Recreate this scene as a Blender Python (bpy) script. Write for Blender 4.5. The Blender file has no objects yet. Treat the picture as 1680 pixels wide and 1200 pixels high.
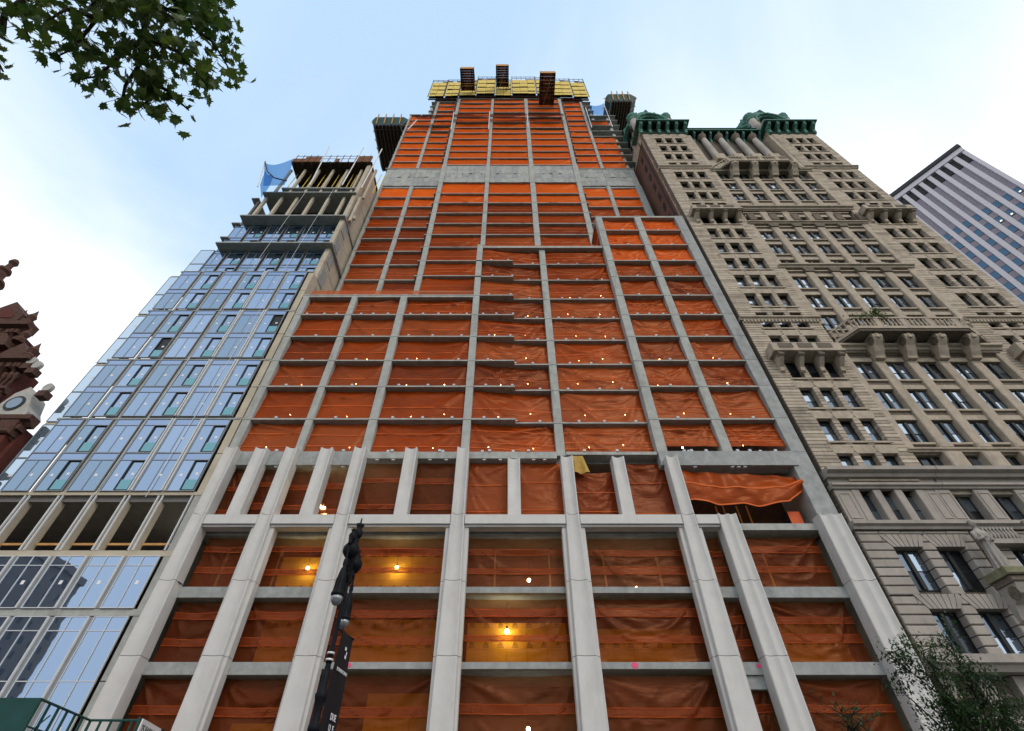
import bpy, math, random
from mathutils import Vector, Matrix, noise as mnoise
random.seed(7)
R = math.radians
scene = bpy.context.scene
COL = scene.collection

# ------------------------------------------------------------------ camera, sky, sun, exposure
cam_d = bpy.data.cameras.new('camera')
cam_d.sensor_width = 36.0
cam_d.lens = 36 * 790 / 1680
cam_d.shift_x = 7 / 1680
cam_d.clip_start = 0.1
cam_d.clip_end = 3000
cam = bpy.data.objects.new('camera', cam_d)
cam.location = (0, 0, 1.7)
cam.rotation_euler = (R(135), 0, 0)
COL.objects.link(cam)
scene.camera = cam

SUN_EL, SUN_AZ = 42.0, 156.0          # azimuth measured clockwise from +Y
w = bpy.data.worlds.new('World')
scene.world = w
w.use_nodes = True
nt = w.node_tree
bg = nt.nodes['Background']
sky = nt.nodes.new('ShaderNodeTexSky')
sky.sky_type = 'NISHITA'
sky.sun_disc = False
sky.sun_elevation = R(SUN_EL)
sky.sun_rotation = R(SUN_AZ)
sky.air_density = 1.0
sky.dust_density = 1.2
tc = nt.nodes.new('ShaderNodeTexCoord')
mp = nt.nodes.new('ShaderNodeMapping')
mp.inputs['Scale'].default_value = (1.0, 1.0, 1.6)
mp.inputs['Location'].default_value = (3.1, 0.4, 1.7)
mp.inputs['Rotation'].default_value = (0.3, 0.2, 0.5)
nz = nt.nodes.new('ShaderNodeTexNoise')
nz.inputs['Scale'].default_value = 1.35
nz.inputs['Detail'].default_value = 7
nz.inputs['Roughness'].default_value = 0.52
nz.inputs['Distortion'].default_value = 0.5
sep = nt.nodes.new('ShaderNodeSeparateXYZ')
hz = nt.nodes.new('ShaderNodeMapRange')          # thin cloud thickens towards the horizon
hz.inputs['From Min'].default_value = 0.50
hz.inputs['From Max'].default_value = 1.0
hz.inputs['To Min'].default_value = 0.40
hz.inputs['To Max'].default_value = -0.22
ad = nt.nodes.new('ShaderNodeMath'); ad.operation = 'ADD'
cr = nt.nodes.new('ShaderNodeMapRange')
cr.inputs['From Min'].default_value = 0.24
cr.inputs['From Max'].default_value = 0.84
cr.interpolation_type = 'SMOOTHSTEP'
mx = nt.nodes.new('ShaderNodeMixRGB')
mx.inputs['Color2'].default_value = (13.6, 14.0, 14.5, 1)
base = nt.nodes.new('ShaderNodeMixRGB')          # high veil of thin cirrus over the blue
base.inputs['Fac'].default_value = 0.80
base.inputs['Color2'].default_value = (7.1, 9.9, 13.2, 1)
L = nt.links.new
L(tc.outputs['Generated'], mp.inputs['Vector'])
L(mp.outputs['Vector'], nz.inputs['Vector'])
L(tc.outputs['Generated'], sep.inputs['Vector'])
L(sep.outputs['Z'], hz.inputs['Value'])
xg = nt.nodes.new('ShaderNodeMath'); xg.operation = 'MULTIPLY_ADD'; xg.inputs[1].default_value = 0.17
L(sep.outputs['X'], xg.inputs[0]); L(hz.outputs['Result'], xg.inputs[2])
L(xg.outputs[0], ad.inputs[0])
L(nz.outputs['Fac'], ad.inputs[1])
L(ad.outputs[0], cr.inputs['Value'])
L(cr.outputs['Result'], mx.inputs['Fac'])
L(sky.outputs['Color'], base.inputs['Color1'])
L(base.outputs['Color'], mx.inputs['Color1'])
L(mx.outputs['Color'], bg.inputs['Color'])
bg.inputs['Strength'].default_value = 0.085

sun_d = bpy.data.lights.new('sun', 'SUN')
sun_d.energy = 0.9
sun_d.angle = R(18)
sun_d.color = (1.0, 0.84, 0.66)
sun = bpy.data.objects.new('sun', sun_d)
a, e = R(SUN_AZ), R(SUN_EL)
sdir = Vector((math.sin(a) * math.cos(e), math.cos(a) * math.cos(e), math.sin(e)))
sun.rotation_euler = (-sdir).to_track_quat('-Z', 'Y').to_euler()
sun.location = (0, -20, 60)
COL.objects.link(sun)

vs = scene.view_settings
vs.view_transform = 'Standard'
vs.look = 'None'
vs.gamma = 1.0
vs.use_curve_mapping = False
vs.exposure = 0.12
scene.cycles.max_bounces = 8
scene.cycles.diffuse_bounces = 2
scene.cycles.transparent_max_bounces = 12

# ------------------------------------------------------------------ helpers
WORLD_POS = {}

class MB:
    """collects faces, builds ONE mesh object"""
    def __init__(s):
        s.v, s.f, s.m = [], [], []
    def add(s, vs_, fs_, m=0):
        o = len(s.v)
        s.v.extend([tuple(p) for p in vs_])
        for f in fs_:
            s.f.append(tuple(o + i for i in f)); s.m.append(m)
        return s
    def box(s, x0, x1, y0, y1, z0, z1, m=0):
        return s.add([(x0,y0,z0),(x1,y0,z0),(x1,y1,z0),(x0,y1,z0),(x0,y0,z1),(x1,y0,z1),(x1,y1,z1),(x0,y1,z1)],
              [(0,3,2,1),(4,5,6,7),(0,1,5,4),(1,2,6,5),(2,3,7,6),(3,0,4,7)], m)
    def bev(s, x0, x1, y0, y1, z0, z1, b, m=0):
        """box whose front (-y) edges are chamfered by b"""
        V = [(x0,y0+b,z0),(x1,y0+b,z0),(x1,y0+b,z1),(x0,y0+b,z1),(x0+b,y0,z0+b),(x1-b,y0,z0+b),(x1-b,y0,z1-b),(x0+b,y0,z1-b),
             (x0,y1,z0),(x1,y1,z0),(x1,y1,z1),(x0,y1,z1)]
        return s.add(V, [(4,5,6,7),(0,1,5,4),(1,2,6,5),(2,3,7,6),(3,0,4,7),(0,8,9,1),(1,9,10,2),(2,10,11,3),(3,11,8,0),(8,11,10,9)], m)
    def quad(s, a_, b_, c_, d_, m=0):
        return s.add([a_, b_, c_, d_], [(0,1,2,3)], m)
    def prism_z(s, poly, z0, z1, m=0):
        n = len(poly)
        V = [(x,y,z0) for x,y in poly] + [(x,y,z1) for x,y in poly]
        F = [tuple(range(n-1,-1,-1)), tuple(range(n,2*n))] + [(i,(i+1)%n,n+(i+1)%n,n+i) for i in range(n)]
        return s.add(V, F, m)
    def prism_y(s, poly, y0, y1, m=0):
        """poly in (x,z)"""
        n = len(poly)
        V = [(x,y0,z) for x,z in poly] + [(x,y1,z) for x,z in poly]
        F = [tuple(range(n)), tuple(range(2*n-1,n-1,-1))] + [(i,n+i,n+(i+1)%n,(i+1)%n) for i in range(n)]
        return s.add(V, F, m)
    def prism_x(s, poly, x0, x1, m=0):
        """poly in (y,z)"""
        n = len(poly)
        V = [(x0,y,z) for y,z in poly] + [(x1,y,z) for y,z in poly]
        F = [tuple(range(n)), tuple(range(2*n-1,n-1,-1))] + [(i,n+i,n+(i+1)%n,(i+1)%n) for i in range(n)]
        return s.add(V, F, m)
    def tube(s, p0, p1, r0, r1=None, n=8, m=0, cap=True):
        r1 = r0 if r1 is None else r1
        p0, p1 = Vector(p0), Vector(p1)
        d = (p1-p0).normalized()
        u = d.orthogonal().normalized(); w_ = d.cross(u)
        V = []
        for p, r in ((p0,r0),(p1,r1)):
            for i in range(n):
                t = 2*math.pi*i/n
                V.append(p + r*(math.cos(t)*u + math.sin(t)*w_))
        F = [(i,(i+1)%n,n+(i+1)%n,n+i) for i in range(n)]
        if cap: F += [tuple(range(n-1,-1,-1)), tuple(range(n,2*n))]
        return s.add(V, F, m)
    def path(s, pts, radii, n=7, m=0):
        for i in range(len(pts)-1):
            s.tube(pts[i], pts[i+1], radii[i], radii[i+1], n, m)
        return s
    def lathe(s, prof, c=(0,0,0), n=16, m=0):
        V, F = [], []
        for r, z in prof:
            for i in range(n):
                t = 2*math.pi*i/n
                V.append((c[0]+r*math.cos(t), c[1]+r*math.sin(t), c[2]+z))
        for k in range(len(prof)-1):
            for i in range(n):
                F.append((k*n+i, k*n+(i+1)%n, (k+1)*n+(i+1)%n, (k+1)*n+i))
        F.append(tuple(range(n-1,-1,-1))); F.append(tuple((len(prof)-1)*n+i for i in range(n)))
        return s.add(V, F, m)
    def mesh(s, name, mats, smooth=False):
        me = bpy.data.meshes.new(name)
        me.from_pydata(s.v, [], s.f)
        for mm in (mats if isinstance(mats, (list,tuple)) else [mats]): me.materials.append(mm)
        me.polygons.foreach_set('material_index', s.m)
        if smooth: me.polygons.foreach_set('use_smooth', [True]*len(s.f))
        me.update()
        return me
    def obj(s, name, mats, parent=None, smooth=False, local=False, loc=None):
        return link(name, s.mesh(name, mats, smooth), parent, local, loc)

def link(name, me, parent=None, local=False, loc=None):
    o = bpy.data.objects.new(name, me)
    COL.objects.link(o)
    if loc is not None: o.location = loc
    if parent is not None:
        o.parent = parent
        if not local:
            o.matrix_parent_inverse = Matrix.Translation(-WORLD_POS.get(parent, Vector((0,0,0))))
    return o

def tag(o, label=None, cat=None, group=None, kind=None):
    if label: o['label'] = label
    if cat: o['category'] = cat
    if group: o['group'] = group
    if kind: o['kind'] = kind
    return o

def root(name, loc, label, cat, group=None, rotz=0.0):
    o = bpy.data.objects.new(name, None)
    o.empty_display_size = 0.5
    COL.objects.link(o)
    o.location = loc
    o.rotation_euler = (0, 0, rotz)
    WORLD_POS[o] = Vector(loc)
    return tag(o, label, cat, group)

# ------------------------------------------------------------------ materials
def mat(name, color, rough=0.8, var=0.12, scale=1.2, bump=0.0, bscale=None, metal=0.0, spec=0.3, stretch=(1,1,1), stain=0.0, stain_col=(0.1,0.1,0.1), streak=0.0):
    m = bpy.data.materials.new(name)
    m.use_nodes = True
    n = m.node_tree; b = n.nodes['Principled BSDF']
    b.inputs['Roughness'].default_value = rough
    b.inputs['Metallic'].default_value = metal
    b.inputs['Specular IOR Level'].default_value = spec
    t = n.nodes.new('ShaderNodeTexCoord')
    mpn = n.nodes.new('ShaderNodeMapping'); mpn.inputs['Scale'].default_value = stretch
    geo = n.nodes.new('ShaderNodeNewGeometry')
    n.links.new(geo.outputs['Position'], mpn.inputs['Vector'])
    ns = n.nodes.new('ShaderNodeTexNoise')
    ns.inputs['Scale'].default_value = scale; ns.inputs['Detail'].default_value = 6; ns.inputs['Roughness'].default_value = 0.65
    n.links.new(mpn.outputs['Vector'], ns.inputs['Vector'])
    ramp = n.nodes.new('ShaderNodeMapRange')
    ramp.inputs['From Min'].default_value = 0.25; ramp.inputs['From Max'].default_value = 0.75
    ramp.inputs['To Min'].default_value = 1-var; ramp.inputs['To Max'].default_value = 1+var
    n.links.new(ns.outputs['Fac'], ramp.inputs['Value'])
    mul = n.nodes.new('ShaderNodeVectorMath'); mul.operation = 'SCALE'
    mul.inputs[0].default_value = color[:3]
    n.links.new(ramp.outputs['Result'], mul.inputs['Scale'])
    out = mul.outputs['Vector']
    if stain > 0:
        n2 = n.nodes.new('ShaderNodeTexNoise'); n2.inputs['Scale'].default_value = 0.9; n2.inputs['Detail'].default_value = 8; n2.inputs['Roughness'].default_value = 0.7
        mp2 = n.nodes.new('ShaderNodeMapping'); mp2.inputs['Scale'].default_value = (1,1,0.25)
        n.links.new(geo.outputs['Position'], mp2.inputs['Vector']); n.links.new(mp2.outputs['Vector'], n2.inputs['Vector'])
        r2 = n.nodes.new('ShaderNodeMapRange'); r2.inputs['From Min'].default_value = 0.5; r2.inputs['From Max'].default_value = 0.72
        r2.inputs['To Max'].default_value = stain
        n.links.new(n2.outputs['Fac'], r2.inputs['Value'])
        mm = n.nodes.new('ShaderNodeMixRGB'); mm.inputs['Color2'].default_value = (*stain_col,1)
        n.links.new(r2.outputs['Result'], mm.inputs['Fac']); n.links.new(out, mm.inputs['Color1'])
        out = mm.outputs['Color']
    n.links.new(out, b.inputs['Base Color'])
    if bump > 0:
        nb = n.nodes.new('ShaderNodeTexNoise'); nb.inputs['Scale'].default_value = bscale or scale*6; nb.inputs['Detail'].default_value = 5
        n.links.new(geo.outputs['Position'], nb.inputs['Vector'])
        bn = n.nodes.new('ShaderNodeBump'); bn.inputs['Strength'].default_value = bump; bn.inputs['Distance'].default_value = 0.05
        n.links.new(nb.outputs['Fac'], bn.inputs['Height']); n.links.new(bn.outputs['Normal'], b.inputs['Normal'])
    return m

def net_mat(name, col_a, col_b, clear, trans=0.40, tint=(1.0,0.40,0.16)):
    m = bpy.data.materials.new(name); m.use_nodes = True
    n = m.node_tree; n.nodes.remove(n.nodes['Principled BSDF'])
    out = n.nodes['Material Output']
    geo = n.nodes.new('ShaderNodeNewGeometry')
    def noise(scale, stretch, detail=6):
        q = n.nodes.new('ShaderNodeMapping'); q.inputs['Scale'].default_value = stretch
        n.links.new(geo.outputs['Position'], q.inputs['Vector'])
        t = n.nodes.new('ShaderNodeTexNoise'); t.inputs['Scale'].default_value = scale; t.inputs['Detail'].default_value = detail
        t.inputs['Distortion'].default_value = 0.8
        n.links.new(q.outputs['Vector'], t.inputs['Vector']); return t.outputs['Fac']
    big = noise(0.16, (1,1,1.4)); wr = noise(0.9, (0.55,1,1.9), 4); fine = noise(2.2, (0.7,1,2.6), 3)
    cmx = n.nodes.new('ShaderNodeMixRGB'); cmx.inputs['Color1'].default_value = (*col_a,1); cmx.inputs['Color2'].default_value = (*col_b,1)
    rr = n.nodes.new('ShaderNodeMapRange'); rr.inputs['From Min'].default_value = 0.35; rr.inputs['From Max'].default_value = 0.65
    n.links.new(big, rr.inputs['Value']); n.links.new(rr.outputs['Result'], cmx.inputs['Fac'])
    hsum = n.nodes.new('ShaderNodeMath'); hsum.operation = 'MULTIPLY_ADD'; hsum.inputs[1].default_value = 0.35
    n.links.new(fine, hsum.inputs[0]); n.links.new(wr, hsum.inputs[2])
    bmp = n.nodes.new('ShaderNodeBump'); bmp.inputs['Strength'].default_value = 0.35; bmp.inputs['Distance'].default_value = 0.18
    n.links.new(hsum.outputs[0], bmp.inputs['Height'])
    df = n.nodes.new('ShaderNodeBsdfDiffuse'); tl = n.nodes.new('ShaderNodeBsdfTranslucent'); gl = n.nodes.new('ShaderNodeBsdfGlossy')
    gl.inputs['Roughness'].default_value = 0.32; gl.inputs['Color'].default_value = (1.0,0.55,0.35,1)
    tr = n.nodes.new('ShaderNodeBsdfTransparent'); tr.inputs['Color'].default_value = (*tint,1)
    for s_ in (df, tl): n.links.new(cmx.outputs['Color'], s_.inputs['Color'])
    for s_ in (df, tl, gl): n.links.new(bmp.outputs['Normal'], s_.inputs['Normal'])
    m1 = n.nodes.new('ShaderNodeMixShader'); m1.inputs[0].default_value = trans
    n.links.new(df.outputs[0], m1.inputs[1]); n.links.new(tl.outputs[0], m1.inputs[2])
    m2 = n.nodes.new('ShaderNodeMixShader'); m2.inputs[0].default_value = 0.035
    n.links.new(m1.outputs[0], m2.inputs[1]); n.links.new(gl.outputs[0], m2.inputs[2])
    m3 = n.nodes.new('ShaderNodeMixShader'); m3.inputs[0].default_value = clear
    n.links.new(m2.outputs[0], m3.inputs[1]); n.links.new(tr.outputs[0], m3.inputs[2])
    n.links.new(m3.outputs[0], out.inputs['Surface'])
    return m

def glass_mat(name, tint, dark, refl, rough=0.02, wob=0.0):
    """coated pane: mirror-like reflection over a dark room"""
    m = bpy.data.materials.new(name); m.use_nodes = True
    n = m.node_tree; b = n.nodes['Principled BSDF']
    b.inputs['Base Color'].default_value = (*dark,1); b.inputs['Roughness'].default_value = 0.25
    g = n.nodes.new('ShaderNodeBsdfGlossy'); g.inputs['Color'].default_value = (*tint,1); g.inputs['Roughness'].default_value = rough
    mxs = n.nodes.new('ShaderNodeMixShader'); mxs.inputs[0].default_value = refl
    fr = n.nodes.new('ShaderNodeLayerWeight'); fr.inputs['Blend'].default_value = 0.35
    mr = n.nodes.new('ShaderNodeMapRange'); mr.inputs['To Min'].default_value = refl*0.8; mr.inputs['To Max'].default_value = min(1, refl*1.3)
    n.links.new(fr.outputs['Facing'], mr.inputs['Value']); n.links.new(mr.outputs['Result'], mxs.inputs[0])
    if wob > 0:
        geo = n.nodes.new('ShaderNodeNewGeometry'); ns = n.nodes.new('ShaderNodeTexNoise'); ns.inputs['Scale'].default_value = 0.7
        n.links.new(geo.outputs['Position'], ns.inputs['Vector'])
        bm = n.nodes.new('ShaderNodeBump'); bm.inputs['Strength'].default_value = wob; bm.inputs['Distance'].default_value = 0.05
        n.links.new(ns.outputs['Fac'], bm.inputs['Height']); n.links.new(bm.outputs['Normal'], g.inputs['Normal'])
    n.links.new(b.outputs[0], mxs.inputs[1]); n.links.new(g.outputs[0], mxs.inputs[2])
    n.links.new(mxs.outputs[0], n.nodes['Material Output'].inputs['Surface'])
    return m

def emis(name, color, strength):
    m = bpy.data.materials.new(name); m.use_nodes = True
    n = m.node_tree; n.nodes.remove(n.nodes['Principled BSDF'])
    e_ = n.nodes.new('ShaderNodeEmission'); e_.inputs['Color'].default_value = (*color,1); e_.inputs['Strength'].default_value = strength
    n.links.new(e_.outputs[0], n.nodes['Material Output'].inputs['Surface'])
    return m

def leaf_mat(name, col, col2):
    m = bpy.data.materials.new(name); m.use_nodes = True
    n = m.node_tree; n.nodes.remove(n.nodes['Principled BSDF'])
    oi = n.nodes.new('ShaderNodeNewGeometry'); ns = n.nodes.new('ShaderNodeTexNoise'); ns.inputs['Scale'].default_value = 3.0
    n.links.new(oi.outputs['Position'], ns.inputs['Vector'])
    mr = n.nodes.new('ShaderNodeMapRange'); mr.inputs['From Min'].default_value = 0.35; mr.inputs['From Max'].default_value = 0.65
    n.links.new(ns.outputs['Fac'], mr.inputs['Value'])
    c = n.nodes.new('ShaderNodeMixRGB'); c.inputs['Color1'].default_value = (*col,1); c.inputs['Color2'].default_value = (*col2,1)
    n.links.new(mr.outputs['Result'], c.inputs['Fac'])
    d = n.nodes.new('ShaderNodeBsdfPrincipled'); d.inputs['Roughness'].default_value = 0.5
    t = n.nodes.new('ShaderNodeBsdfTranslucent'); x = n.nodes.new('ShaderNodeMixShader'); x.inputs[0].default_value = 0.4
    n.links.new(c.outputs[0], d.inputs['Base Color']); n.links.new(c.outputs[0], t.inputs['Color'])
    n.links.new(d.outputs[0], x.inputs[1]); n.links.new(t.outputs[0], x.inputs[2])
    n.links.new(x.outputs[0], n.nodes['Material Output'].inputs['Surface'])
    return m

def board_mat(name):
    """yellow sheathing printed with rows of small dark triangles"""
    m = mat(name, (0.66,0.44,0.05), 0.8, 0.12, 2)
    n = m.node_tree; b = n.nodes['Principled BSDF']
    src = b.inputs['Base Color'].links[0].from_socket
    geo = n.nodes.new('ShaderNodeNewGeometry'); sp = n.nodes.new('ShaderNodeSeparateXYZ')
    n.links.new(geo.outputs['Position'], sp.inputs[0])
    def M(op, a_, b_=None, c_=None):
        q = n.nodes.new('ShaderNodeMath'); q.operation = op
        for i, v in enumerate((a_, b_, c_)):
            if v is None: continue
            if isinstance(v, (int,float)): q.inputs[i].default_value = v
            else: n.links.new(v, q.inputs[i])
        return q.outputs[0]
    u = M('SUBTRACT', M('FRACT', M('MULTIPLY', sp.outputs['X'], 1/0.95)), 0.5)
    v = M('FRACT', M('MULTIPLY', sp.outputs['Z'], 1/1.2))
    half = M('MULTIPLY', M('SUBTRACT', 0.42, v), 0.9)
    inside = M('MULTIPLY', M('LESS_THAN', M('ABSOLUTE', u), half), M('GREATER_THAN', v, 0.2))
    hole = M('MULTIPLY', M('LESS_THAN', M('ABSOLUTE', M('SUBTRACT', u, 0.02)), M('SUBTRACT', half, 0.07)), M('GREATER_THAN', v, 0.25))
    tri = M('SUBTRACT', inside, M('MULTIPLY', hole, 0.6))
    bar = M('MULTIPLY', M('MULTIPLY', M('LESS_THAN', M('ABSOLUTE', u), 0.22), M('GREATER_THAN', v, 0.10)), M('LESS_THAN', v, 0.15))
    k = M('MULTIPLY', M('MAXIMUM', tri, bar), 0.8)
    mm = n.nodes.new('ShaderNodeMixRGB'); mm.inputs['Color2'].default_value = (0.06,0.03,0.01,1)
    n.links.new(k, mm.inputs['Fac']); n.links.new(src, mm.inputs['Color1']); n.links.new(mm.outputs[0], b.inputs['Base Color'])
    return m

M_CONC = mat('concrete', (0.37,0.38,0.36), 0.9, 0.2, 1.6, 0.25, 9, stain=0.6, stain_col=(0.17,0.17,0.16))
M_CONC_D = mat('concrete_rough', (0.31,0.325,0.32), 0.9, 0.25, 1.6, 0.35, 8, stain=0.5, stain_col=(0.14,0.15,0.15))
M_CONC_B = mat('concrete_beige', (0.47,0.415,0.325), 0.9, 0.16, 0.7, 0.2, 7, stain=0.3, stain_col=(0.25,0.20,0.15))
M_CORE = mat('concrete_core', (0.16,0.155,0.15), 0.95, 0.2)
M_PIER = mat('white_precast', (0.55,0.545,0.53), 0.62, 0.08, 1.0, 0.08, 14, stain=0.32, stain_col=(0.38,0.36,0.33))
M_JOINT = mat('joint_sealant', (0.05,0.05,0.05), 0.9)
M_NET = net_mat('orange_net', (0.55,0.084,0.009), (0.38,0.054,0.008), 0.20)
M_NET_B = net_mat('orange_net_faded', (0.54,0.108,0.024), (0.40,0.076,0.020), 0.18)
M_NET_C = net_mat('orange_net_dusty', (0.38,0.064,0.016), (0.28,0.046,0.014), 0.26)
M_NET_UP = net_mat('orange_net_backlit', (1.0,0.165,0.007), (0.98,0.135,0.006), 0.05, 0.5)  # colour brightened to stand for the daylight on and through the upper nets
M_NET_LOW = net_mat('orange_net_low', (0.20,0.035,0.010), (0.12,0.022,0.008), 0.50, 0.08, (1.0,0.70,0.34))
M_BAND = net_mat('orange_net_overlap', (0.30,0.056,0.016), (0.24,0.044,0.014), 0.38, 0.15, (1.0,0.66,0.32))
M_HEM_LOW = net_mat('orange_hem_low', (0.55,0.115,0.03), (0.45,0.09,0.025), 0.05)
M_FENCE = net_mat('orange_fence_net', (0.75,0.20,0.08), (0.7,0.17,0.07), 0.45, 0.4, (1.0,0.6,0.4))
M_HEM = net_mat('orange_hem', (0.95,0.22,0.05), (0.85,0.18,0.045), 0.02)
M_PLATE = mat('galvanised_plate', (0.50,0.52,0.56), 0.6, 0.15)
M_YELLOW = mat('yellow_board', (0.70,0.53,0.12), 0.75, 0.22, 1.5, stain=0.25, stain_col=(0.36,0.27,0.09))
M_DARK = mat('black_steel', (0.02,0.022,0.024), 0.6, 0.2)
M_WOOD = mat('brown_timber', (0.17,0.075,0.035), 0.85, 0.35, 2.0, 0.2, stretch=(1,1,1))
M_WOOD_D = mat('dark_timber', (0.055,0.035,0.024), 0.9, 0.35, 2.0)
M_JOIST = mat('weathered_joist', (0.20,0.165,0.135), 0.85, 0.3, 3.0)
M_WOOD_L = mat('fresh_timber', (0.52,0.28,0.10), 0.85, 0.25, 3.0)
M_GREENP = mat('green_painted_ply', (0.012,0.060,0.055), 0.7, 0.25, 1.5)
M_SHEATH = board_mat('yellow_sheathing')
M_STEEL = mat('steel_pole', (0.62,0.62,0.62), 0.45, 0.1, metal=0.4)
M_WHITE = mat('white_plastic', (0.8,0.8,0.8), 0.5, 0.05)
M_BLUENET = net_mat('blue_debris_net', (0.03,0.13,0.34), (0.02,0.10,0.28), 0.55)
M_DARKNET = net_mat('dark_debris_net', (0.035,0.016,0.014), (0.03,0.012,0.01), 0.45)
for mm_ in (M_BLUENET, M_DARKNET):
    for nd in mm_.node_tree.nodes:
        if nd.type == 'BSDF_TRANSPARENT': nd.inputs['Color'].default_value = (0.42,0.70,1,1) if mm_ is M_BLUENET else (0.6,0.45,0.4,1)
M_BULB = emis('lamp_glow', (1.0,0.97,0.92), 80)
M_BULB_Y = emis('lamp_glow_warm', (1.0,0.80,0.38), 30)
M_STONE = mat('limestone', (0.395,0.335,0.265), 0.9, 0.24, 1.4, 0.3, 10, stain=0.6, stain_col=(0.19,0.16,0.13))
M_STONE2 = mat('limestone_pale', (0.47,0.405,0.325), 0.9, 0.2, 1.4, 0.3, 10, stain=0.5, stain_col=(0.25,0.21,0.17))
M_STONE3 = mat('limestone_sooty', (0.31,0.262,0.21), 0.9, 0.24, 1.4, 0.3, 10, stain=0.6, stain_col=(0.16,0.135,0.11))
M_STONE_B = mat('limestone_base', (0.33,0.30,0.27), 0.9, 0.16, 0.8, 0.3, 8, stain=0.5, stain_col=(0.17,0.155,0.14))
M_STONE_B2 = mat('limestone_base_pale', (0.39,0.355,0.32), 0.9, 0.16, 0.8, 0.3, 8, stain=0.45, stain_col=(0.19,0.17,0.15))
M_STONE_D = mat('weathered_carving', (0.145,0.122,0.098), 0.95, 0.45, 5.0, 0.9, 9)
M_BRICK_B = mat('brown_brick', (0.135,0.065,0.045), 0.95, 0.3, 3.0, 0.3, 12, stain=0.4, stain_col=(0.07,0.04,0.03))
M_COPPER = mat('green_copper', (0.065,0.185,0.145), 0.8, 0.75, 2.5, 0.4, 6, stain=0.75, stain_col=(0.02,0.07,0.055))
M_COPPER_D = mat('shaded_copper', (0.018,0.045,0.038), 0.85, 0.5, 2.5)  # copper blackened to paint in the shade under the cornices
M_FRAME = mat('dark_window_frame', (0.012,0.016,0.018), 0.5, 0.1)
M_ALU = mat('aluminium_mullion', (0.27,0.29,0.31), 0.4, 0.08, metal=0.5)
M_ALU_W = mat('white_rail', (0.60,0.62,0.64), 0.45, 0.05)
M_GLASS = glass_mat('sky_glass', (0.34,0.46,0.65), (0.035,0.075,0.13), 0.74, 0.012, 0.05)
M_GLASS2 = glass_mat('sky_glass_cool', (0.31,0.43,0.62), (0.03,0.06,0.10), 0.72, 0.02, 0.09)
M_GLASS3 = glass_mat('sky_glass_deep', (0.30,0.43,0.60), (0.02,0.05,0.08), 0.60, 0.015, 0.07)
M_GLASS_S = glass_mat('spandrel_glass', (0.31,0.43,0.65), (0.045,0.09,0.17), 0.62, 0.02)
M_GLASS_C = glass_mat('corner_glass', (0.55,0.68,0.82), (0.2,0.3,0.38), 0.66, 0.02)
M_TEAL = glass_mat('teal_guard_glass', (0.22,0.45,0.52), (0.03,0.17,0.21), 0.45, 0.05)
M_GLASS_T = glass_mat('tower_glass', (0.05,0.135,0.24), (0.01,0.03,0.06), 0.55, 0.03)
M_WIN_L = glass_mat('pane_bright', (0.58,0.70,0.84), (0.05,0.07,0.09), 0.68, 0.03, 0.3)
M_WIN_M = glass_mat('pane_mid', (0.25,0.33,0.42), (0.03,0.04,0.05), 0.55, 0.03, 0.3)
M_WIN_D = glass_mat('pane_dark', (0.07,0.095,0.125), (0.012,0.014,0.016), 0.40, 0.03, 0.3)
M_LAV = mat('lavender_cladding', (0.55,0.525,0.57), 0.7, 0.05, 0.2)
M_LAV_D = mat('grey_cladding', (0.32,0.295,0.35), 0.7, 0.06, 0.25)
M_RED = mat('red_brick', (0.10,0.027,0.020), 0.9, 0.25, 2.2, 0.3, 10, stain=0.35, stain_col=(0.09,0.025,0.02))
M_TERRA = mat('terracotta', (0.085,0.040,0.029), 0.85, 0.55, 3.5, 0.5, 7, stain=0.5, stain_col=(0.05,0.03,0.028))
M_PALE = mat('pale_stone', (0.40,0.385,0.36), 0.85, 0.2, 2.5, 0.4, 8)
M_BARK = mat('bark', (0.035,0.028,0.020), 0.95, 0.3, 4.0, 0.5, 12)
M_LEAF = leaf_mat('plane_leaf', (0.028,0.075,0.012), (0.095,0.150,0.022))
M_LEAF2 = leaf_mat('street_tree_leaf', (0.020,0.055,0.025), (0.055,0.105,0.030))
M_BLACK = mat('black_lamp_paint', (0.006,0.007,0.010), 0.55, 0.1, spec=0.12)
M_BANNER = mat('black_banner', (0.008,0.006,0.009), 0.75, 0.1)
M_PRINT = mat('white_print', (0.75,0.75,0.78), 0.7, 0.05)
M_ASPH = mat('asphalt', (0.05,0.05,0.052), 0.95, 0.2, 2.0, 0.3, 30)
M_LAWN = mat('lawn_grass', (0.035,0.055,0.018), 0.95, 0.3, 3.0, 0.4, 20)
M_PAVE = mat('paving', (0.16,0.155,0.15), 0.9, 0.15, 1.0)
M_LENS = glass_mat('lamp_lens', (0.7,0.73,0.76), (0.16,0.17,0.18), 0.28, 0.1)
M_GOLD = mat('gold_sheet', (0.42,0.26,0.05), 0.6, 0.3, 2.0, 0.4, 4)
M_PINK = mat('pink_spray_paint', (0.75,0.10,0.22), 0.8)
M_OFFW = mat('off_white_sign', (0.72,0.71,0.70), 0.6, 0.04)
M_ORANGE = mat('orange_metal', (0.60,0.10,0.02), 0.5, 0.1)

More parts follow.
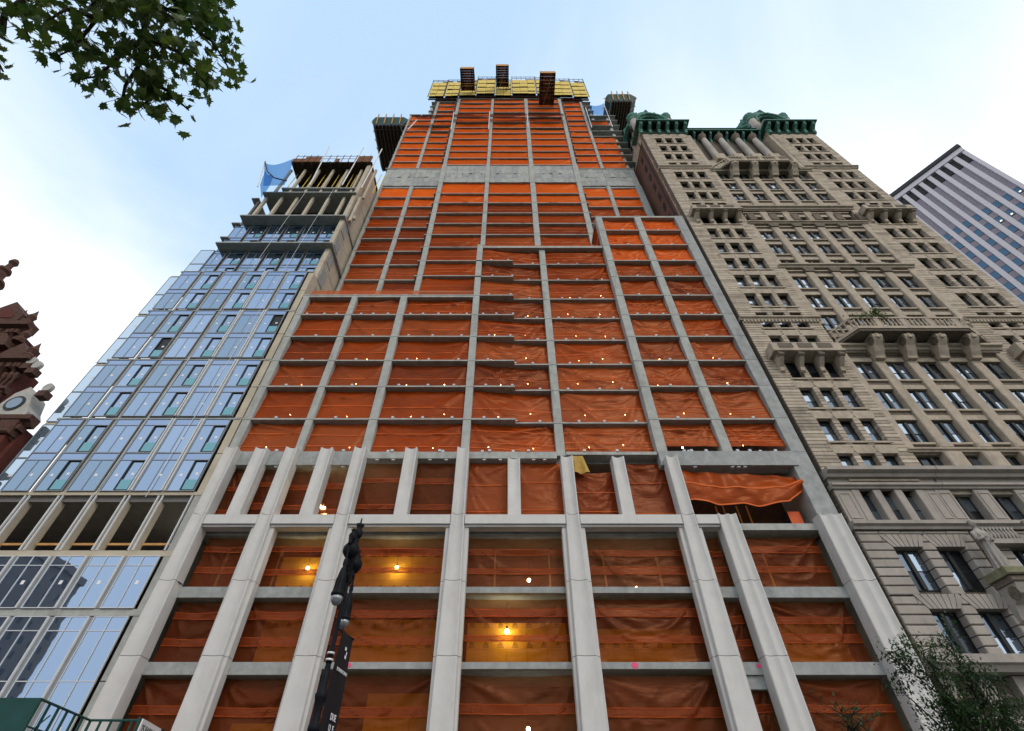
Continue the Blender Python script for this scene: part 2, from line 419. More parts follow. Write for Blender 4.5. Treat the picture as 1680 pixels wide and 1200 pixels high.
# ------------------------------------------------------------------ setting: ground, street
tag(MB().quad((-1500,-1500,-0.15),(1500,-1500,-0.15),(1500,1500,-0.15),(-1500,1500,-0.15)).obj('ground', M_ASPH), kind='structure')
tag(MB().quad((-600,-160,-0.142),(600,-160,-0.142),(600,-1.5,-0.142),(-600,-1.5,-0.142)).obj('lawn', M_LAWN), kind='structure')
tag(MB().quad((-300,6,-0.146),(300,6,-0.146),(300,27.9,-0.146),(-300,27.9,-0.146)).obj('road', M_ASPH), kind='structure')
pv = MB().box(-300,300,28,34,-0.14,0)
pv.box(-300,300,-1.5,6,-0.14,0)
tag(pv.obj('pavement', M_PAVE), kind='structure')
kb = MB().box(-300,300,27.8,28.0,-0.15,0.012); kb.box(-300,300,6.0,6.2,-0.15,0.012)
tag(kb.obj('kerb', M_CONC), kind='structure')
rl = MB()
for i in range(-40, 40): rl.quad((i*6,14.9,-0.142),(i*6+3,14.9,-0.142),(i*6+3,15.05,-0.142),(i*6,15.05,-0.142))
tag(rl.obj('road_marking', M_OFFW), kind='structure')

# ------------------------------------------------------------------ the netted concrete tower
BT = root('netted_tower', (0.7, 33, 0), 'tall concrete tower under construction, every storey closed with orange netting', 'building')

F = [24.64, 28.2, 32.06, 35.5, 39.05, 42.6, 46.1, 49.8, 53.2, 56.9, 60.6, 64.4]
T1F = [46.1, 49.8, 53.2, 56.8, 60.5, 64.1, 67.7, 71.1, 74.5, 78.0, 81.5]
T2F = [96.6, 100.0, 103.1, 106.6, 110.0, 113.2, 116.7, 120.0, 123.2, 126.6, 130.0, 133.2]
cols = dict(A=(-23.1,-22.4), B=(-17.6,-16.95), C=(-12.1,-11.35), D=(-3.9,-3.2), E=(4.05,4.8), F=(12.3,13.15), G=(17.7,18.55), H=(23.3,24.5))
rnd = random.Random(11)

def net(x0, x1, z0, z1, y, m=M_NET, depth=0.0, nx=34, nz=22, seams=(0.36,0.68), amp=1.0, y1=None, name='safety_net', lean=0.36):
    """a sheet of netting hung in a bay: sagging folds, pulled from its corners, with hems across"""
    g = MB()
    if m is M_NET: m = rnd.choice((M_NET, M_NET, M_NET_B, M_NET_C))
    W, H = x1-x0, z1-z0
    ph = [rnd.uniform(0,6.28) for _ in range(8)]
    fa = [(rnd.choice((0,1)), rnd.uniform(0.15,1.2), rnd.uniform(0.05,0.12), rnd.uniform(0.04,0.11)) for _ in range(7)]
    sw = [(rnd.uniform(0.25,0.95)*H, rnd.uniform(0.05,0.12), rnd.uniform(0.04,0.13), rnd.uniform(-0.5,0.5)) for _ in range(rnd.randint(3,6))]
    pulls = [(rnd.choice((0,1)), rnd.uniform(0.15,0.9), rnd.uniform(0.02,0.05), rnd.choice((1,1,-1))*rnd.uniform(0.08,0.18)) for _ in range(6)]
    sag = rnd.uniform(0.02,0.08); off = rnd.uniform(0,100); bil = rnd.uniform(-0.12,0.2)*amp
    sj = [s+rnd.uniform(-0.05,0.05) for s in seams]
    def pt(u, v):
        d = bil*math.sin(math.pi*u)*math.sin(math.pi*v)
        for side, ang, wd, am in fa:
            cx = u*W if side == 0 else (1-u)*W
            cz = (1-v)*H
            r = math.hypot(cx, cz)+0.01
            t = math.atan2(cz, cx)
            d -= am*amp*math.exp(-((t-ang)/wd)**2)*min(1, r/0.6)*max(0, 1-r/(W*1.05))*1.6
        q_ = (1-v)*H
        for c_, w_, am, sk in sw:                     # swags slung between the top corners
            e2 = abs(2*u-1+sk*(1-abs(2*u-1)))
            cz = c_*(1-e2**3)
            d -= am*amp*math.exp(-((q_-cz)/w_)**2)*min(1, 0.25+1.6*(1-e2))
        for side, t0, w2, am in pulls:
            cx = (u if side == 0 else 1-u)*W; t = math.atan2(q_ if am > 0 else v*H, cx+0.05); r = math.hypot(cx, q_)
            d -= abs(am)*amp*math.exp(-abs(t-t0)/w2)*min(1,r/1.0)*max(0,1-r/(0.8*W))
        low = max(0.0, 1-v/0.42)
        d -= 0.05*amp*low*mnoise.noise(Vector((u*W*0.35+off, v*H*5.0, 2*off)))
        d -= 0.06*amp*mnoise.noise(Vector((u*W*0.3+off, v*H*0.9, off)))
        d -= lean*(1-v)**1.6
        for s in sj:                              # cloth bags out above each hem
            q = (v-s)
            if 0 < q < 0.3: d -= 0.06*amp*math.exp(-q/0.07)*(0.75+0.25*math.sin(u*W*1.1+ph[0]))
        zz = z1 - (1-v)*H - sag*math.sin(math.pi*u)*(0.4+v)*0.9
        if v < 0.04: zz = z0
        yy = y if y1 is None else y+(y1-y)*u
        return (x0+u*W, yy+d+0.1, zz)
    V = [pt(i/nx, j/nz) for j in range(nz+1) for i in range(nx+1)]
    Fc = [(j*(nx+1)+i, j*(nx+1)+i+1, (j+1)*(nx+1)+i+1, (j+1)*(nx+1)+i) for j in range(nz) for i in range(nx)]
    g.add(V, Fc, 0)
    def line(v):                                   # the sheet's own line at height v, ironed straight by the taut hem
        P = [pt(i/nx, v) for i in range(nx+1)]; out = []
        for i in range(nx+1):
            lo, hi = max(0,i-6), min(nx,i+6)
            k = hi-lo+1
            out.append((P[i][0], sum(P[j][1] for j in range(lo,hi+1))/k-0.06, sum(P[j][2] for j in range(lo,hi+1))/k))
        return out
    low_net = m is M_NET_LOW
    for s in sj:                                   # overlap of two sheets between two straight hems
        oh = rnd.uniform(0.28,0.5)/H
        la = line(s); lb = line(min(1,s+oh))
        if low_net:
            V = [q for p_, r_ in zip(la, lb) for q in (p_, r_)]
            g.add(V, [(2*i, 2*i+2, 2*i+3, 2*i+1) for i in range(nx)], 2)
        for ln in ((la, lb) if low_net else (la,)):
            V = []
            for i in range(nx+1):
                p = ln[i]; wv = 0.008*mnoise.noise(Vector((i*0.3+off, s*9, 1)))
                V += [(p[0], p[1]-0.015, p[2]+wv), (p[0], p[1]-0.03, p[2]+wv+0.055+0.02*mnoise.noise(Vector((i*0.2+off,7,s))))]
            g.add(V, [(2*i, 2*i+2, 2*i+3, 2*i+1) for i in range(nx)], 1)
    return g.obj(name, [m, M_HEM_LOW if m is M_NET_LOW else M_HEM, M_BAND if m is M_NET_LOW else m], BT, smooth=True)

def part(name, m, mats=M_CONC, parent=None, smooth=False):
    return m.obj(name, mats, parent or BT, smooth)

plates = MB()
def plate(x, y, z):
    plates.box(x-0.11, x+0.11, y-0.03, y+0.13, z+0.002, z+0.2)

def lampdot(x, y, z, r=0.042):
    LAMPS.append((x, y, z, r))
LAMPS = []; LAMPLAB = []

TH = 0.16
# --- podium floors
for i, z in enumerate(F):
    if i == 0: continue
    y1 = 50
    if i <= 6:
        part('floor_slab', MB().box(-23.2, -3.9, 33.0, y1, z-TH, z))
        if i < 6: part('floor_slab', MB().box(-3.895, 0.66, 33.0, y1, z-TH, z))
    if i in (6, 7, 8): part('floor_slab', MB().box(-3.895, 0.66, 33.0, 38 if i > 6 else y1, z-TH, z))
    if i < 9: part('floor_slab', MB().box(0.665, 12.295, 33.55, y1 if i <= 6 else 38, z-TH, z))
    if i == 9: part('floor_slab', MB().box(-3.9, 12.295, 33.25, 38, z-0.42, z))
    part('floor_slab', MB().box(12.3, 23.29, 33.0, y1 if i <= 6 else 38.5, z-(TH if i < 11 else 0.4), z))
part('edge_beam', MB().box(-23.2, -3.9, 32.985, 33.6, F[6]-0.48, F[6]-0.245))
# transfer level at the heads of the white piers
part('transfer_beam', MB().box(-22.4, -12.11, 32.9, 33.9, 23.35, 24.64), M_CONC_D)
part('floor_slab', MB().box(-12.1, 4.0, 32.95, 50, 24.0, 24.64))
part('floor_slab', MB().box(4.8, 12.2, 32.95, 50, 24.36, 24.64))
part('transfer_beam', MB().box(12.3, 23.3, 32.85, 34.0, 23.3, 24.64), M_CONC_D)
part('floor_slab', MB().box(-23.2, 24.0, 34.05, 50, 24.2, 24.62), M_CONC_D)

for k, (xa, xb) in cols.items():
    if k == 'H': continue
    tops = dict(A=6, B=6, C=6, D=9, E=9, F=11, G=11)[k]
    for i in range(tops):
        z0 = F[i]+0.003; z1 = F[i+1]-TH-0.003
        yf = 32.98 if k != 'E' else 33.53
        if k == 'D' and i >= 6: yf = 33.02
        dx = 0.03*rnd.uniform(-1,1)
        part('column', MB().bev(xa+dx*0.3, xb+dx*0.3, yf, yf+0.85, z0, z1, 0.03))
        part('column_head', MB().box(xa-0.015, xb+0.015, yf-0.02, yf+0.8, z1+0.004, F[i+1]+0.004))
# right-hand end wall
for i in range(-1, 11):
    z0 = F[i]+0.003 if i >= 0 else 18.4; z1 = F[i+1]-0.003
    part('end_wall', MB().bev(23.3 if i >= 0 else 22.9, 24.5, 32.95, 39, z0, z1, 0.02), M_CONC_D)
part('end_wall', MB().box(23.3, 24.5, 33.05, 39, 2, 18.38), M_CONC_D)

# --- podium nets
bays_l = [('A','B'),('B','C'),('C','D')]
bays_c = [('D','E'),('E','F')]
bays_r = [('F','G'),('G','H')]
for i in range(0, 6):
    for a_, b_ in bays_l:
        x0, x1 = cols[a_][1]+0.005, cols[b_][0]-0.005
        sm = (0.42,) if i in (1,2,3,4) else (0.26,0.62)
        net(x0, x1, F[i], F[i+1]-TH-0.02, 33.5, M_NET, seams=sm, nx=34 if x1-x0>7 else 26)
for i in range(0, 9):
    for a_, b_ in bays_c:
        x0, x1 = cols[a_][1]+0.005, cols[b_][0]-0.005
        sm = (0.40,) if i in (1,2,3,5,7) else (0.2,0.4,0.7)
        if a_ == 'D': net(x0, x1, F[i], F[i+1]-TH-0.02, 33.45, M_NET, seams=sm, nx=34, y1=34.1)
        else: net(x0, x1, F[i], F[i+1]-TH-0.02, 33.85, M_NET, seams=sm, nx=34)
for i in range(0, 11):
    for a_, b_ in bays_r:
        x0, x1 = cols[a_][1]+0.005, cols[b_][0]-0.005
        sm = (0.4,) if i in (2,3,4,6,7) else (0.2,0.42,0.68)
        z0 = F[i] if i > 0 else F[i]+0.75
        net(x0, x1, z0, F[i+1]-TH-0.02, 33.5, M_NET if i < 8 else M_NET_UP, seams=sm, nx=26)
for x0, x1, xx in ((13.2,16.9,1),(18.6,22.3,1)):               # loose lower flaps of the lowest right-hand bays
    net(x0, x1, F[0], F[0]+0.78, 33.85, M_NET, seams=(), nx=16, nz=6)
# white connection plates on the slab edges, small lamps behind the nets
for i in range(0, 12):
    for a_, b_ in bays_l+bays_c+bays_r:
        if (a_, b_) in bays_l and i > 5: continue
        if (a_, b_) in bays_c and i > 8: continue
        if i > 10: continue
        x0, x1 = cols[a_][1], cols[b_][0]
        y = 33.0 if a_ != 'E' and not (a_ == 'D') else 33.1
        n_ = (1 if x1-x0 < 6 else 3) if i not in (5,) else (3 if x1-x0 < 6 else 5)
        for k in range(n_):
            xx = x0+(k+0.5+rnd.uniform(-0.15,0.15))*(x1-x0)/n_
            if a_ == 'D' and xx < 0.6: yy = 33.0
            elif a_ in 'DE': yy = 33.55
            else: yy = 33.0
            plate(xx, yy, F[i])
        if i < 6 or (a_ in 'DE' and i < 7):
            for k in range(1 if x1-x0 < 6 else 2):
                if i == 5 and a_ in 'ABC': continue
                xx = x0+(k+0.5+rnd.uniform(-0.2,0.2))*(x1-x0)/(1 if x1-x0 < 6 else 2)
                lampdot(xx, 34.35, F[i]+rnd.uniform(1.2,1.7)); LAMPLAB.append((i, (bays_l+bays_c+bays_r).index((a_, b_)), k, 1 if x1-x0 < 6 else 2))
for x in [-20.5,-19,-15,-13.5,-9.5,-8.2,-5.6,-1.5,1.7,6.3,9.0,14.5,15.1,16.3,18.9,19.9,22.0]:
    plate(x, 32.9, 24.64)

# --- inside of the podium: rear wall, cores
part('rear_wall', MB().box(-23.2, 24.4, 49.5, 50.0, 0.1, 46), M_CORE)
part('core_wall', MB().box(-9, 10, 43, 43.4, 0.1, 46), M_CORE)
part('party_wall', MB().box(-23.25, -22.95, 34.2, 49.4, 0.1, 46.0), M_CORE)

# --- right block's side return, its nets and the fences on the terraces
part('column', MB().box(12.3, 12.9, 37.2, 37.65, 56.95, 64.0))
part('edge_beam', MB().box(12.28, 12.75, 33.9, 37.2, 64.0, 64.38))
sg = MB()
for j in range(2):
    z0, z1 = F[9+j]+0.1, F[10+j]-0.3
    sg.quad((12.42,33.95,z0),(12.45,37.1,z0),(12.4,37.1,z1),(12.38,33.95,z1))
part('safety_net', sg, M_NET)
def fence_net(x0, x1, y, z, n, h=1.25):
    g = MB()
    for k in range(40):
        u0, u1 = k/40, (k+1)/40
        s0 = 0.06*math.sin(u0*n*math.pi*2)**2; s1 = 0.06*math.sin(u1*n*math.pi*2)**2
        g.quad((x0+(x1-x0)*u0,y,z+0.03),(x0+(x1-x0)*u1,y,z+0.03),(x0+(x1-x0)*u1,y+0.03,z+h-s1),(x0+(x1-x0)*u0,y+0.03,z+h-s0))
    part('terrace_net', g, M_FENCE)
    for k in range(n):
        xx = x0+(k+0.5)*(x1-x0)/n
        part('fence_post', MB().box(xx-0.05, xx+0.05, y+0.06, y+0.14, z, z+h+0.1), M_DARK)
fence_net(-22.6, -4.0, 33.3, F[6], 5)
fence_net(-3.4, 12.2, 33.7, F[9], 5, 1.0)
fence_net(13.5, 22.9, 33.4, F[11], 3, 0.5)

# --- tower shaft
for z in T1F[1:]:
    part('floor_slab', MB().box(-12.78, 13.55, 37.7, 54, z-0.18, z))
for z in T1F[1:]:
    part('floor_slab', MB().box(-23.1, -12.785, 38.4, 54, z-0.18, z))
    part('floor_slab', MB().box(13.555, 23.6, 38.4, 54, z-0.18, z))
for j, z in enumerate(T2F):
    part('floor_slab', MB().box(-12.78, 13.55, 37.7, 54, z-0.18, z))
    x0 = -23.1 if z < 124.3 else -19.0
    zl = z if not 123 < z < 124.3 else 123.9
    part('floor_slab', MB().box(x0, -12.785, 38.4, 54, zl-0.18, zl))
    x1 = 25.2 if z < 124.8 else 20.6
    part('floor_slab', MB().box(13.555, x1, 38.4, 54, z-0.18, z))
tcols = dict(A=(-22.95,-22.5), B=(-17.6,-16.95), C=(-12.35,-11.6), D=(-4.05,-3.35), E=(4.0,4.9), F=(12.3,13.15), G=(17.75,18.4))
lev = T1F+[85.9]
def tower_column(k, z0, z1, narrow=0.0):
    xa, xb = tcols[k]
    yf = 37.66 if k in 'CDEF' else 38.36
    part('column', MB().bev(xa+narrow, xb-narrow, yf, yf+0.8, z0, z1, 0.03))
for k in tcols:
    for i in range(len(lev)-1):
        z0 = lev[i]+0.003; z1 = lev[i+1]-0.183
        tower_column(k, z0, z1)
    lv2 = [93.0]+T2F
    for i in range(len(lv2)-1):
        z0 = lv2[i]+0.003; z1 = lv2[i+1]-0.183
        if k == 'A' and lv2[i+1] > 124: continue
        tower_column(k, z0, z1, 0.04)
for i in range(len(lev)-1):
    part('end_wall', MB().box(22.9, 24.0, 38.37, 40, lev[i]+0.003, lev[i+1]-0.003), M_CONC_D)
lv2 = [93.0]+T2F
for i in range(len(lv2)-1):
    if lv2[i+1] > 125: continue
    part('round_column', MB().lathe([(0.42,lv2[i]+0.003),(0.42,lv2[i+1]-0.183)], (23.4,39.3,0), 14), M_CONC, smooth=True)
for i in range(8, 11):
    part('round_column', MB().lathe([(0.42,lv2[i]+0.003),(0.42,lv2[i+1]-0.183)], (20.0,39.3,0), 14), M_CONC, smooth=True)
    part('round_column', MB().lathe([(0.35,lv2[i]+0.003),(0.35,lv2[i+1]-0.183)], (-18.6,39.0,0), 14), M_CONC, smooth=True)
# mechanical storey: board-marked concrete, panel by panel
for xa, xb, yf in ((-22.9,-17.3,38.42),(-17.28,-12.4,38.42),(-11.55,-4.1,37.76),(-3.3,3.95,37.76),(4.95,12.25,37.76),(13.2,18.0,38.42),(18.02,23.9,38.42)):
    n_ = max(5, round((xb-xa)/1.02))
    wdt = (xb-xa)/n_
    for j, (z0, z1) in enumerate(((85.9,87.6),(87.62,89.35),(89.40,91.2),(91.22,93.0))):
        for k in range(n_):
            o = rnd.uniform(-0.02,0.02)
            part('form_panel', MB().box(xa+k*wdt+0.012, xa+(k+1)*wdt-0.012, yf+o, yf+0.5, z0, z1), M_CONC_D if rnd.random() < 0.4 else M_CONC)
    part('backing_wall', MB().box(xa, xb, yf+0.12, yf+0.7, 85.85, 93.02), M_CONC_D)
part('parapet_slab', MB().box(-23.3, -12.4, 38.3, 54, 93.03, 93.25))
part('parapet_slab', MB().box(-11.9, 12.3, 37.64, 54, 93.03, 93.25))
part('parapet_slab', MB().box(13.2, 24.1, 38.3, 54, 93.03, 93.25))
for k in 'CDEF':
    xa, xb = tcols[k]
    part('column', MB().box(xa-0.05, xb+0.05, 37.62, 38.4, 85.65, 93.02))
part('edge_beam', MB().box(-22.9, 24.0, 38.6, 39.2, 85.3, 85.84), M_CONC_D)
hol = MB()
for k in range(26):
    hol.box(-20+k*1.65+rnd.uniform(-.4,.4), -19.8+k*1.65, 37.70 if -11 < -20+k*1.65 < 12 else 38.36, 38.5, 89.3, 89.52)
tag(part('tie_pocket', hol, M_DARK), kind='stuff')

seq = ['A','B','C','D','E','F','G','H']
tx = dict(tcols); tx['H'] = (22.9, 24.0)
for i in range(len(lev)-1):
    for a_, b_ in zip(seq[:-1], seq[1:]):
        yb = 38.0 if a_ in 'CDE' else 38.7
        z1 = lev[i+1]-(0.28 if i < len(lev)-2 else 0.05)
        if lev[i+1] < 52: continue
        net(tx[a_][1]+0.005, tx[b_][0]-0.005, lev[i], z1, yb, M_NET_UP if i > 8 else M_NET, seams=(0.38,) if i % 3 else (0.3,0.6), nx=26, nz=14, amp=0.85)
for i in range(len(lv2)-1):
    for a_, b_ in zip(seq[:-1], seq[1:]):
        yb = 37.9 if a_ in 'CDE' else 38.6
        zt = lv2[i+1]
        if a_ == 'A' and zt > 124: continue
        if a_ == 'G' and (zt > 112 and zt != 120.0): continue
        xr = 22.9 if b_ == 'H' else tx[b_][0]-0.005
        net(tx[a_][1]+0.005, xr, lv2[i], zt-0.28-rnd.choice((0,0.1,0.4,0.7))*(1 if i > 4 else 0.2), yb, M_NET_UP, seams=(), nx=20, nz=11, amp=0.85, lean=0.12)
part('soffit_board', MB().box(18.6, 23.2, 40.4, 40.6, 106.7, 124.5), M_WOOD_D)
# rear of the tower: core and rear nets let daylight through
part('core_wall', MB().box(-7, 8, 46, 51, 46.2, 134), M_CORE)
for xa, xb in ((-22.9,-12),(-12,-2),(-2,8),(8,18),(18,23)):
    part('rear_net', MB().quad((xb,54.3,93.3),(xa,54.3,93.3),(xa,54.3,132),(xb,54.3,132)), M_NET_UP)
    part('rear_net', MB().quad((xb,54.3,46.3),(xa,54.3,46.3),(xa,54.3,85.8),(xb,54.3,85.8)), M_NET_UP)

# --- white precast piers: fluted, in stacked lengths
def pier(xc, zr, wz, cove, flange=None, name='pier_panel', y=32.15, ret=1.0, shape='cove', n=14):
    """wz(z) width, cove(z) depth of flute, flange(z) half-width of the wings (or None)"""
    z0, z1 = zr
    NZ = max(2, int((z1-z0)/0.6))
    g = MB(); rings = []
    for k in range(NZ+1):
        z = z0+(z1-z0)*k/NZ
        hw = wz(z)/2; c = cove(z); P = []
        if flange:
            fw = flange(z)
            P += [(-fw, y+ret), (-fw, y+0.36), (-fw+0.05, y+0.31), (-hw-0.03, y+0.31)]
        else:
            P += [(-hw, y+ret)]
        P += [(-hw, y+0.05), (-hw+0.04, y)]
        for i in range(n+1):
            t = i/n
            xx = -hw+0.09+(2*hw-0.18)*t
            if shape == 'cove': dd = c*math.sin(math.pi*t)**0.85
            else:
                dd = c*(math.sin(math.pi*min(1,t/0.56))**0.9 if t < 0.56 else 0.75*math.sin(math.pi*(t-0.56)/0.44)**0.9)
            P.append((xx, y+dd))
        P += [(hw-0.04, y), (hw, y+0.05)]
        if flange: P += [(hw+0.03, y+0.31), (fw-0.05, y+0.31), (fw, y+0.36), (fw, y+ret)]
        else: P += [(hw, y+ret)]
        rings.append([(xc+px, py, z) for px, py in P])
    m_ = len(rings[0])
    V = [p for r in rings for p in r]
    Fc = [(k*m_+i, k*m_+i+1, (k+1)*m_+i+1, (k+1)*m_+i) for k in range(NZ) for i in range(m_-1)]
    Fc += [(k*m_+m_-1, k*m_, (k+1)*m_, (k+1)*m_+m_-1) for k in range(NZ)]
    Fc += [tuple(range(m_-1,-1,-1)), tuple(NZ*m_+i for i in range(m_))]
    g.add(V, Fc)
    o = g.obj(name, M_PIER, BT)
    me = o.data
    me.polygons.foreach_set('use_smooth', [len(p.vertices) == 4 for p in me.polygons])
    me.set_sharp_from_angle(angle=R(32))
    return o
def lerp(z, za, a_, zb, b_):
    t = max(0, min(1, (z-za)/(zb-za))); return a_+(b_-a_)*t
LEN = [(1.0,5.3),(5.33,9.68),(9.71,14.06),(14.09,18.76)]
for xc, top in ((-17.45,24.6),(-11.92,24.6),(-3.6,24.6),(4.68,23.75),(13.02,23.75)):
    for z0, z1 in LEN:
        if z1 > 18:
            pier(xc, (z0,17.86), lambda z: lerp(z,6,1.35,17.9,1.02), lambda z: lerp(z,5,0.05,17.9,0.24), lambda z: 0.83)
            pier(xc, (17.865,z1), lambda z: 0.98, lambda z: 0.25)
        else:
            pier(xc, (z0,z1), lambda z: lerp(z,6,1.35,17.9,1.02), lambda z: lerp(z,5,0.05,17.9,0.24), lambda z: 0.83)
    pier(xc, (18.8,top), lambda z: 0.96, lambda z: 0.27)
pier(-22.3, (18.8,24.6), lambda z: 0.98, lambda z: 0.25)
for z0, z1 in LEN: pier(-22.3, (z0,z1), lambda z: lerp(z,6,1.35,17.9,1.0), lambda z: lerp(z,5,0.04,17.9,0.2))
for z0, z1 in LEN:
    zt = min(z1, 18.8)
    pier(15.85, (z0,zt), lambda z: lerp(z,6,1.45,18,1.35), lambda z: lerp(z,5,0.14,18,0.24), shape='wave')
    pier(23.3, (z0,zt), lambda z: lerp(z,6,1.75,18,1.68), lambda z: lerp(z,5,0.22,18,0.30), shape='wave')
for xc, top in ((-19.95,24.6),(-14.65,24.6),(-7.8,24.6),(0.48,23.6),(8.78,23.75)):
    pier(xc, (18.72,top), lambda z: 0.98, lambda z: lerp(z,19.2,0.0,22.5,0.25), y=32.25)
# seams between the stacked lengths, then the white spandrel band
for xc, hw in ((-17.45,.8),(-11.92,.8),(-3.6,.8),(4.68,.8),(13.02,.8),(-22.3,.62),(15.85,.68),(23.3,.8)):
    for z in (5.315,9.695,14.075):
        part('joint_strip', MB().box(xc-hw, xc+hw, 32.52, 33.0, z-0.02, z+0.02), M_JOINT)
xs = [-22.3,-17.45,-11.92,-3.6,4.68,13.02,15.85]
for xa, xb in zip(xs[:-1], xs[1:]):
    a2 = xa+0.52; b2 = xb-(0.52 if xb < 15 else 0.70)
    part('spandrel_band', MB().bev(a2, b2, 32.2, 33.2, 17.98, 18.7, 0.03), M_PIER)
    part('band_lip', MB().box(a2+0.01, b2-0.01, 32.36, 33.15, 17.84, 17.977), M_PIER)

# --- lower storeys behind the piers
LX = [-22.3,-17.45,-11.92,-3.6,4.68,13.02,15.85,22.6]
for zt, heavy, light in ((13.94,13.26,13.55),(9.56,8.9,9.2),(5.0,4.4,4.6)):
    for k, (xa, xb) in enumerate(zip(LX[:-1], LX[1:])):
        if xb-xa < 3: zb = heavy
        else: zb = heavy if k in (0,1,6) else light
        part('floor_slab', MB().box(xa+0.02, xb-0.02, 33.05, 43, zb, zt), M_CONC_D)
for xa, xb in zip(LX[1:-1], LX[2:]):
    pass
part('floor_slab', MB().box(-22.4, 13.0, 33.4, 49, 17.7, 18.4), M_CONC_D)
part('floor_slab', MB().box(13.05, 22.9, 33.0, 49, 17.9, 18.4), M_CONC)
part('edge_beam', MB().box(13.7, 15.2, 33.2, 34, 8.2, 8.88), M_CONC_D)
for (za, zb) in ((14.0,17.7),(9.6,13.24),(5.05,8.88),(0.6,4.4)):
    for k, (xa, xb) in enumerate(zip(LX[:-1], LX[1:])):
        h1 = zb if (xb-xa < 3 or k in (0,1,6)) else zb+0.2
        if za > 13: h1 = 17.65
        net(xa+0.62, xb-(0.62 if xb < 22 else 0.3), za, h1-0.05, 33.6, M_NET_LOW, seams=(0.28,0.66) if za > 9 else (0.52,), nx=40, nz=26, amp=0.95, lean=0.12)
# upper tier between the fins
fx = [-22.3,-19.95,-17.45,-14.65,-11.92,-7.8,-3.6,0.48,4.68,8.78,13.02]
for xa, xb in zip(fx[:-1], fx[1:]):
    zt = 23.4 if xb < -11 else 23.95
    if xa == 4.68: zt = 23.1
    net(xa+0.3, xb-0.3, 18.45, zt, 33.5, M_NET_LOW if xb < -3 else M_NET, seams=(0.22,0.62), nx=26, nz=26, amp=1.0, lean=0.12)
for x in (-20.8,-18.6,-15.5,-13.2,-10.6,-9.3,-6.3,-5.0,-1.9,-0.6,2.1,3.0):
    zb = 23.35 if x < -12 else 24.0
    plates.box(x-0.13, x+0.13, 33.0, 33.2, zb-0.12, zb-0.005)
for x in (15.0, 18.0, 18.5, 19.0): plates.box(x-0.13, x+0.13, 32.95, 33.2, 23.17, 23.295)
tag(part('connection_plate', plates, M_PLATE), kind='stuff')
mark = MB()
mark.prism_y([(7.6+0.22*math.cos(t*0.7),9.4+0.15*math.sin(t*0.7)+0.02*math.sin(t*3)) for t in range(9)], 33.035, 33.06)
mark.box(7.55,7.65,33.036,33.06,9.18,9.3)
part('spray_mark', mark, M_PINK)
mark = MB(); mark.prism_y([(15.0+0.16*math.cos(t*0.7),9.36+0.12*math.sin(t*0.7)) for t in range(9)], 33.03, 33.06); part('spray_mark', mark, M_PINK)
mark = MB(); mark.prism_y([(-9.5+0.16*math.cos(t*0.7),9.40+0.12*math.sin(t*0.7)) for t in range(9)], 33.035, 33.06); part('spray_mark', mark, M_PINK)

# yellow sheathing behind the lower nets, board by board
def sheath(x0, x1, z0, z1, y=35.3):
    n_ = max(1, round((x1-x0)/1.22)); wd = (x1-x0)/n_
    zc = z0
    while zc < z1-0.2:
        h = min(1.22, z1-zc)
        for k in range(n_):
            part('sheathing_board', MB().box(x0+k*wd+0.008, x0+(k+1)*wd-0.008, y, y+0.03, zc+0.006, zc+h-0.006), M_SHEATH)
        zc += h
sheath(-16.6,-12.7,14.0,16.9); sheath(-11.0,-4.5,14.0,17.2)
sheath(-16.4,-12.6,9.6,12.9); sheath(-11.0,-4.4,9.6,12.6)
sheath(-2.7,3.9,9.6,12.4); sheath(5.6,12.2,9.6,12.2); sheath(16.8,22.3,9.6,12.6); sheath(13.7,15.1,9.6,11.6)
sheath(-16.4,-12.7,4.9,6.9); sheath(-8.6,-4.5,4.9,8.4)
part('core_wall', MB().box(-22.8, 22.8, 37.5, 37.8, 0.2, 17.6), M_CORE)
for x in range(-21, 22, 4):
    part('steel_stud', MB().box(x, x+0.12, 35.4, 35.6, 14.0, 17.6), M_STEEL)

# half-open bay on the right: tarpaulin slung under the beam, dark store behind
g = MB()
NX, NZ_ = 44, 18
def tp(u, v):
    x = 13.5+u*9.1+0.55*max(0,u-0.86)*6*(1-v*0.2)
    top = 23.1-0.55*u
    bot = 20.3-0.25*math.sin(u*2.6)+0.12*math.sin(u*17)
    if u > 0.86: bot = bot+(u-0.86)*9.5
    z = bot+(top-bot)*v-0.25*math.sin(math.pi*u)*v*(1-v)
    t = u*3+v*1.2
    y = 33.25-0.16*math.sin(10*u*(1-v)+4*v)-0.14*math.sin(math.pi*v)-0.10*mnoise.noise(Vector((u*9,v*3,5)))*2-0.22*max(0,u-0.8)*math.sin(30*u+8*v)
    return (x, y, z)
V = [tp(i/NX, j/NZ_) for j in range(NZ_+1) for i in range(NX+1)]
g.add(V, [(j*(NX+1)+i, j*(NX+1)+i+1, (j+1)*(NX+1)+i+1, (j+1)*(NX+1)+i) for j in range(NZ_) for i in range(NX)])
for s in (0.0, 0.52):
    V = []
    for i in range(NX+1):
        p = tp(i/NX, s); V += [(p[0],p[1]-0.04,p[2]-0.02),(p[0],p[1]-0.05,p[2]+0.09)]
    g.add(V, [(2*i,2*i+2,2*i+3,2*i+1) for i in range(NX)], 1)
part('slung_net', g, [M_NET, M_HEM], smooth=True)
part('store_wall', MB().box(13.2, 22.9, 36.6, 36.8, 18.45, 24.1), M_WOOD_D)
for x in (16.9,17.5,18.6,19.4):
    part('timber_stud', MB().box(x, x+0.1, 35.9, 36.0, 18.45, 21.4), M_WOOD_L)
part('timber_stud', MB().box(16.9, 17.6, 35.85, 35.895, 18.5, 18.62), M_WOOD_L)

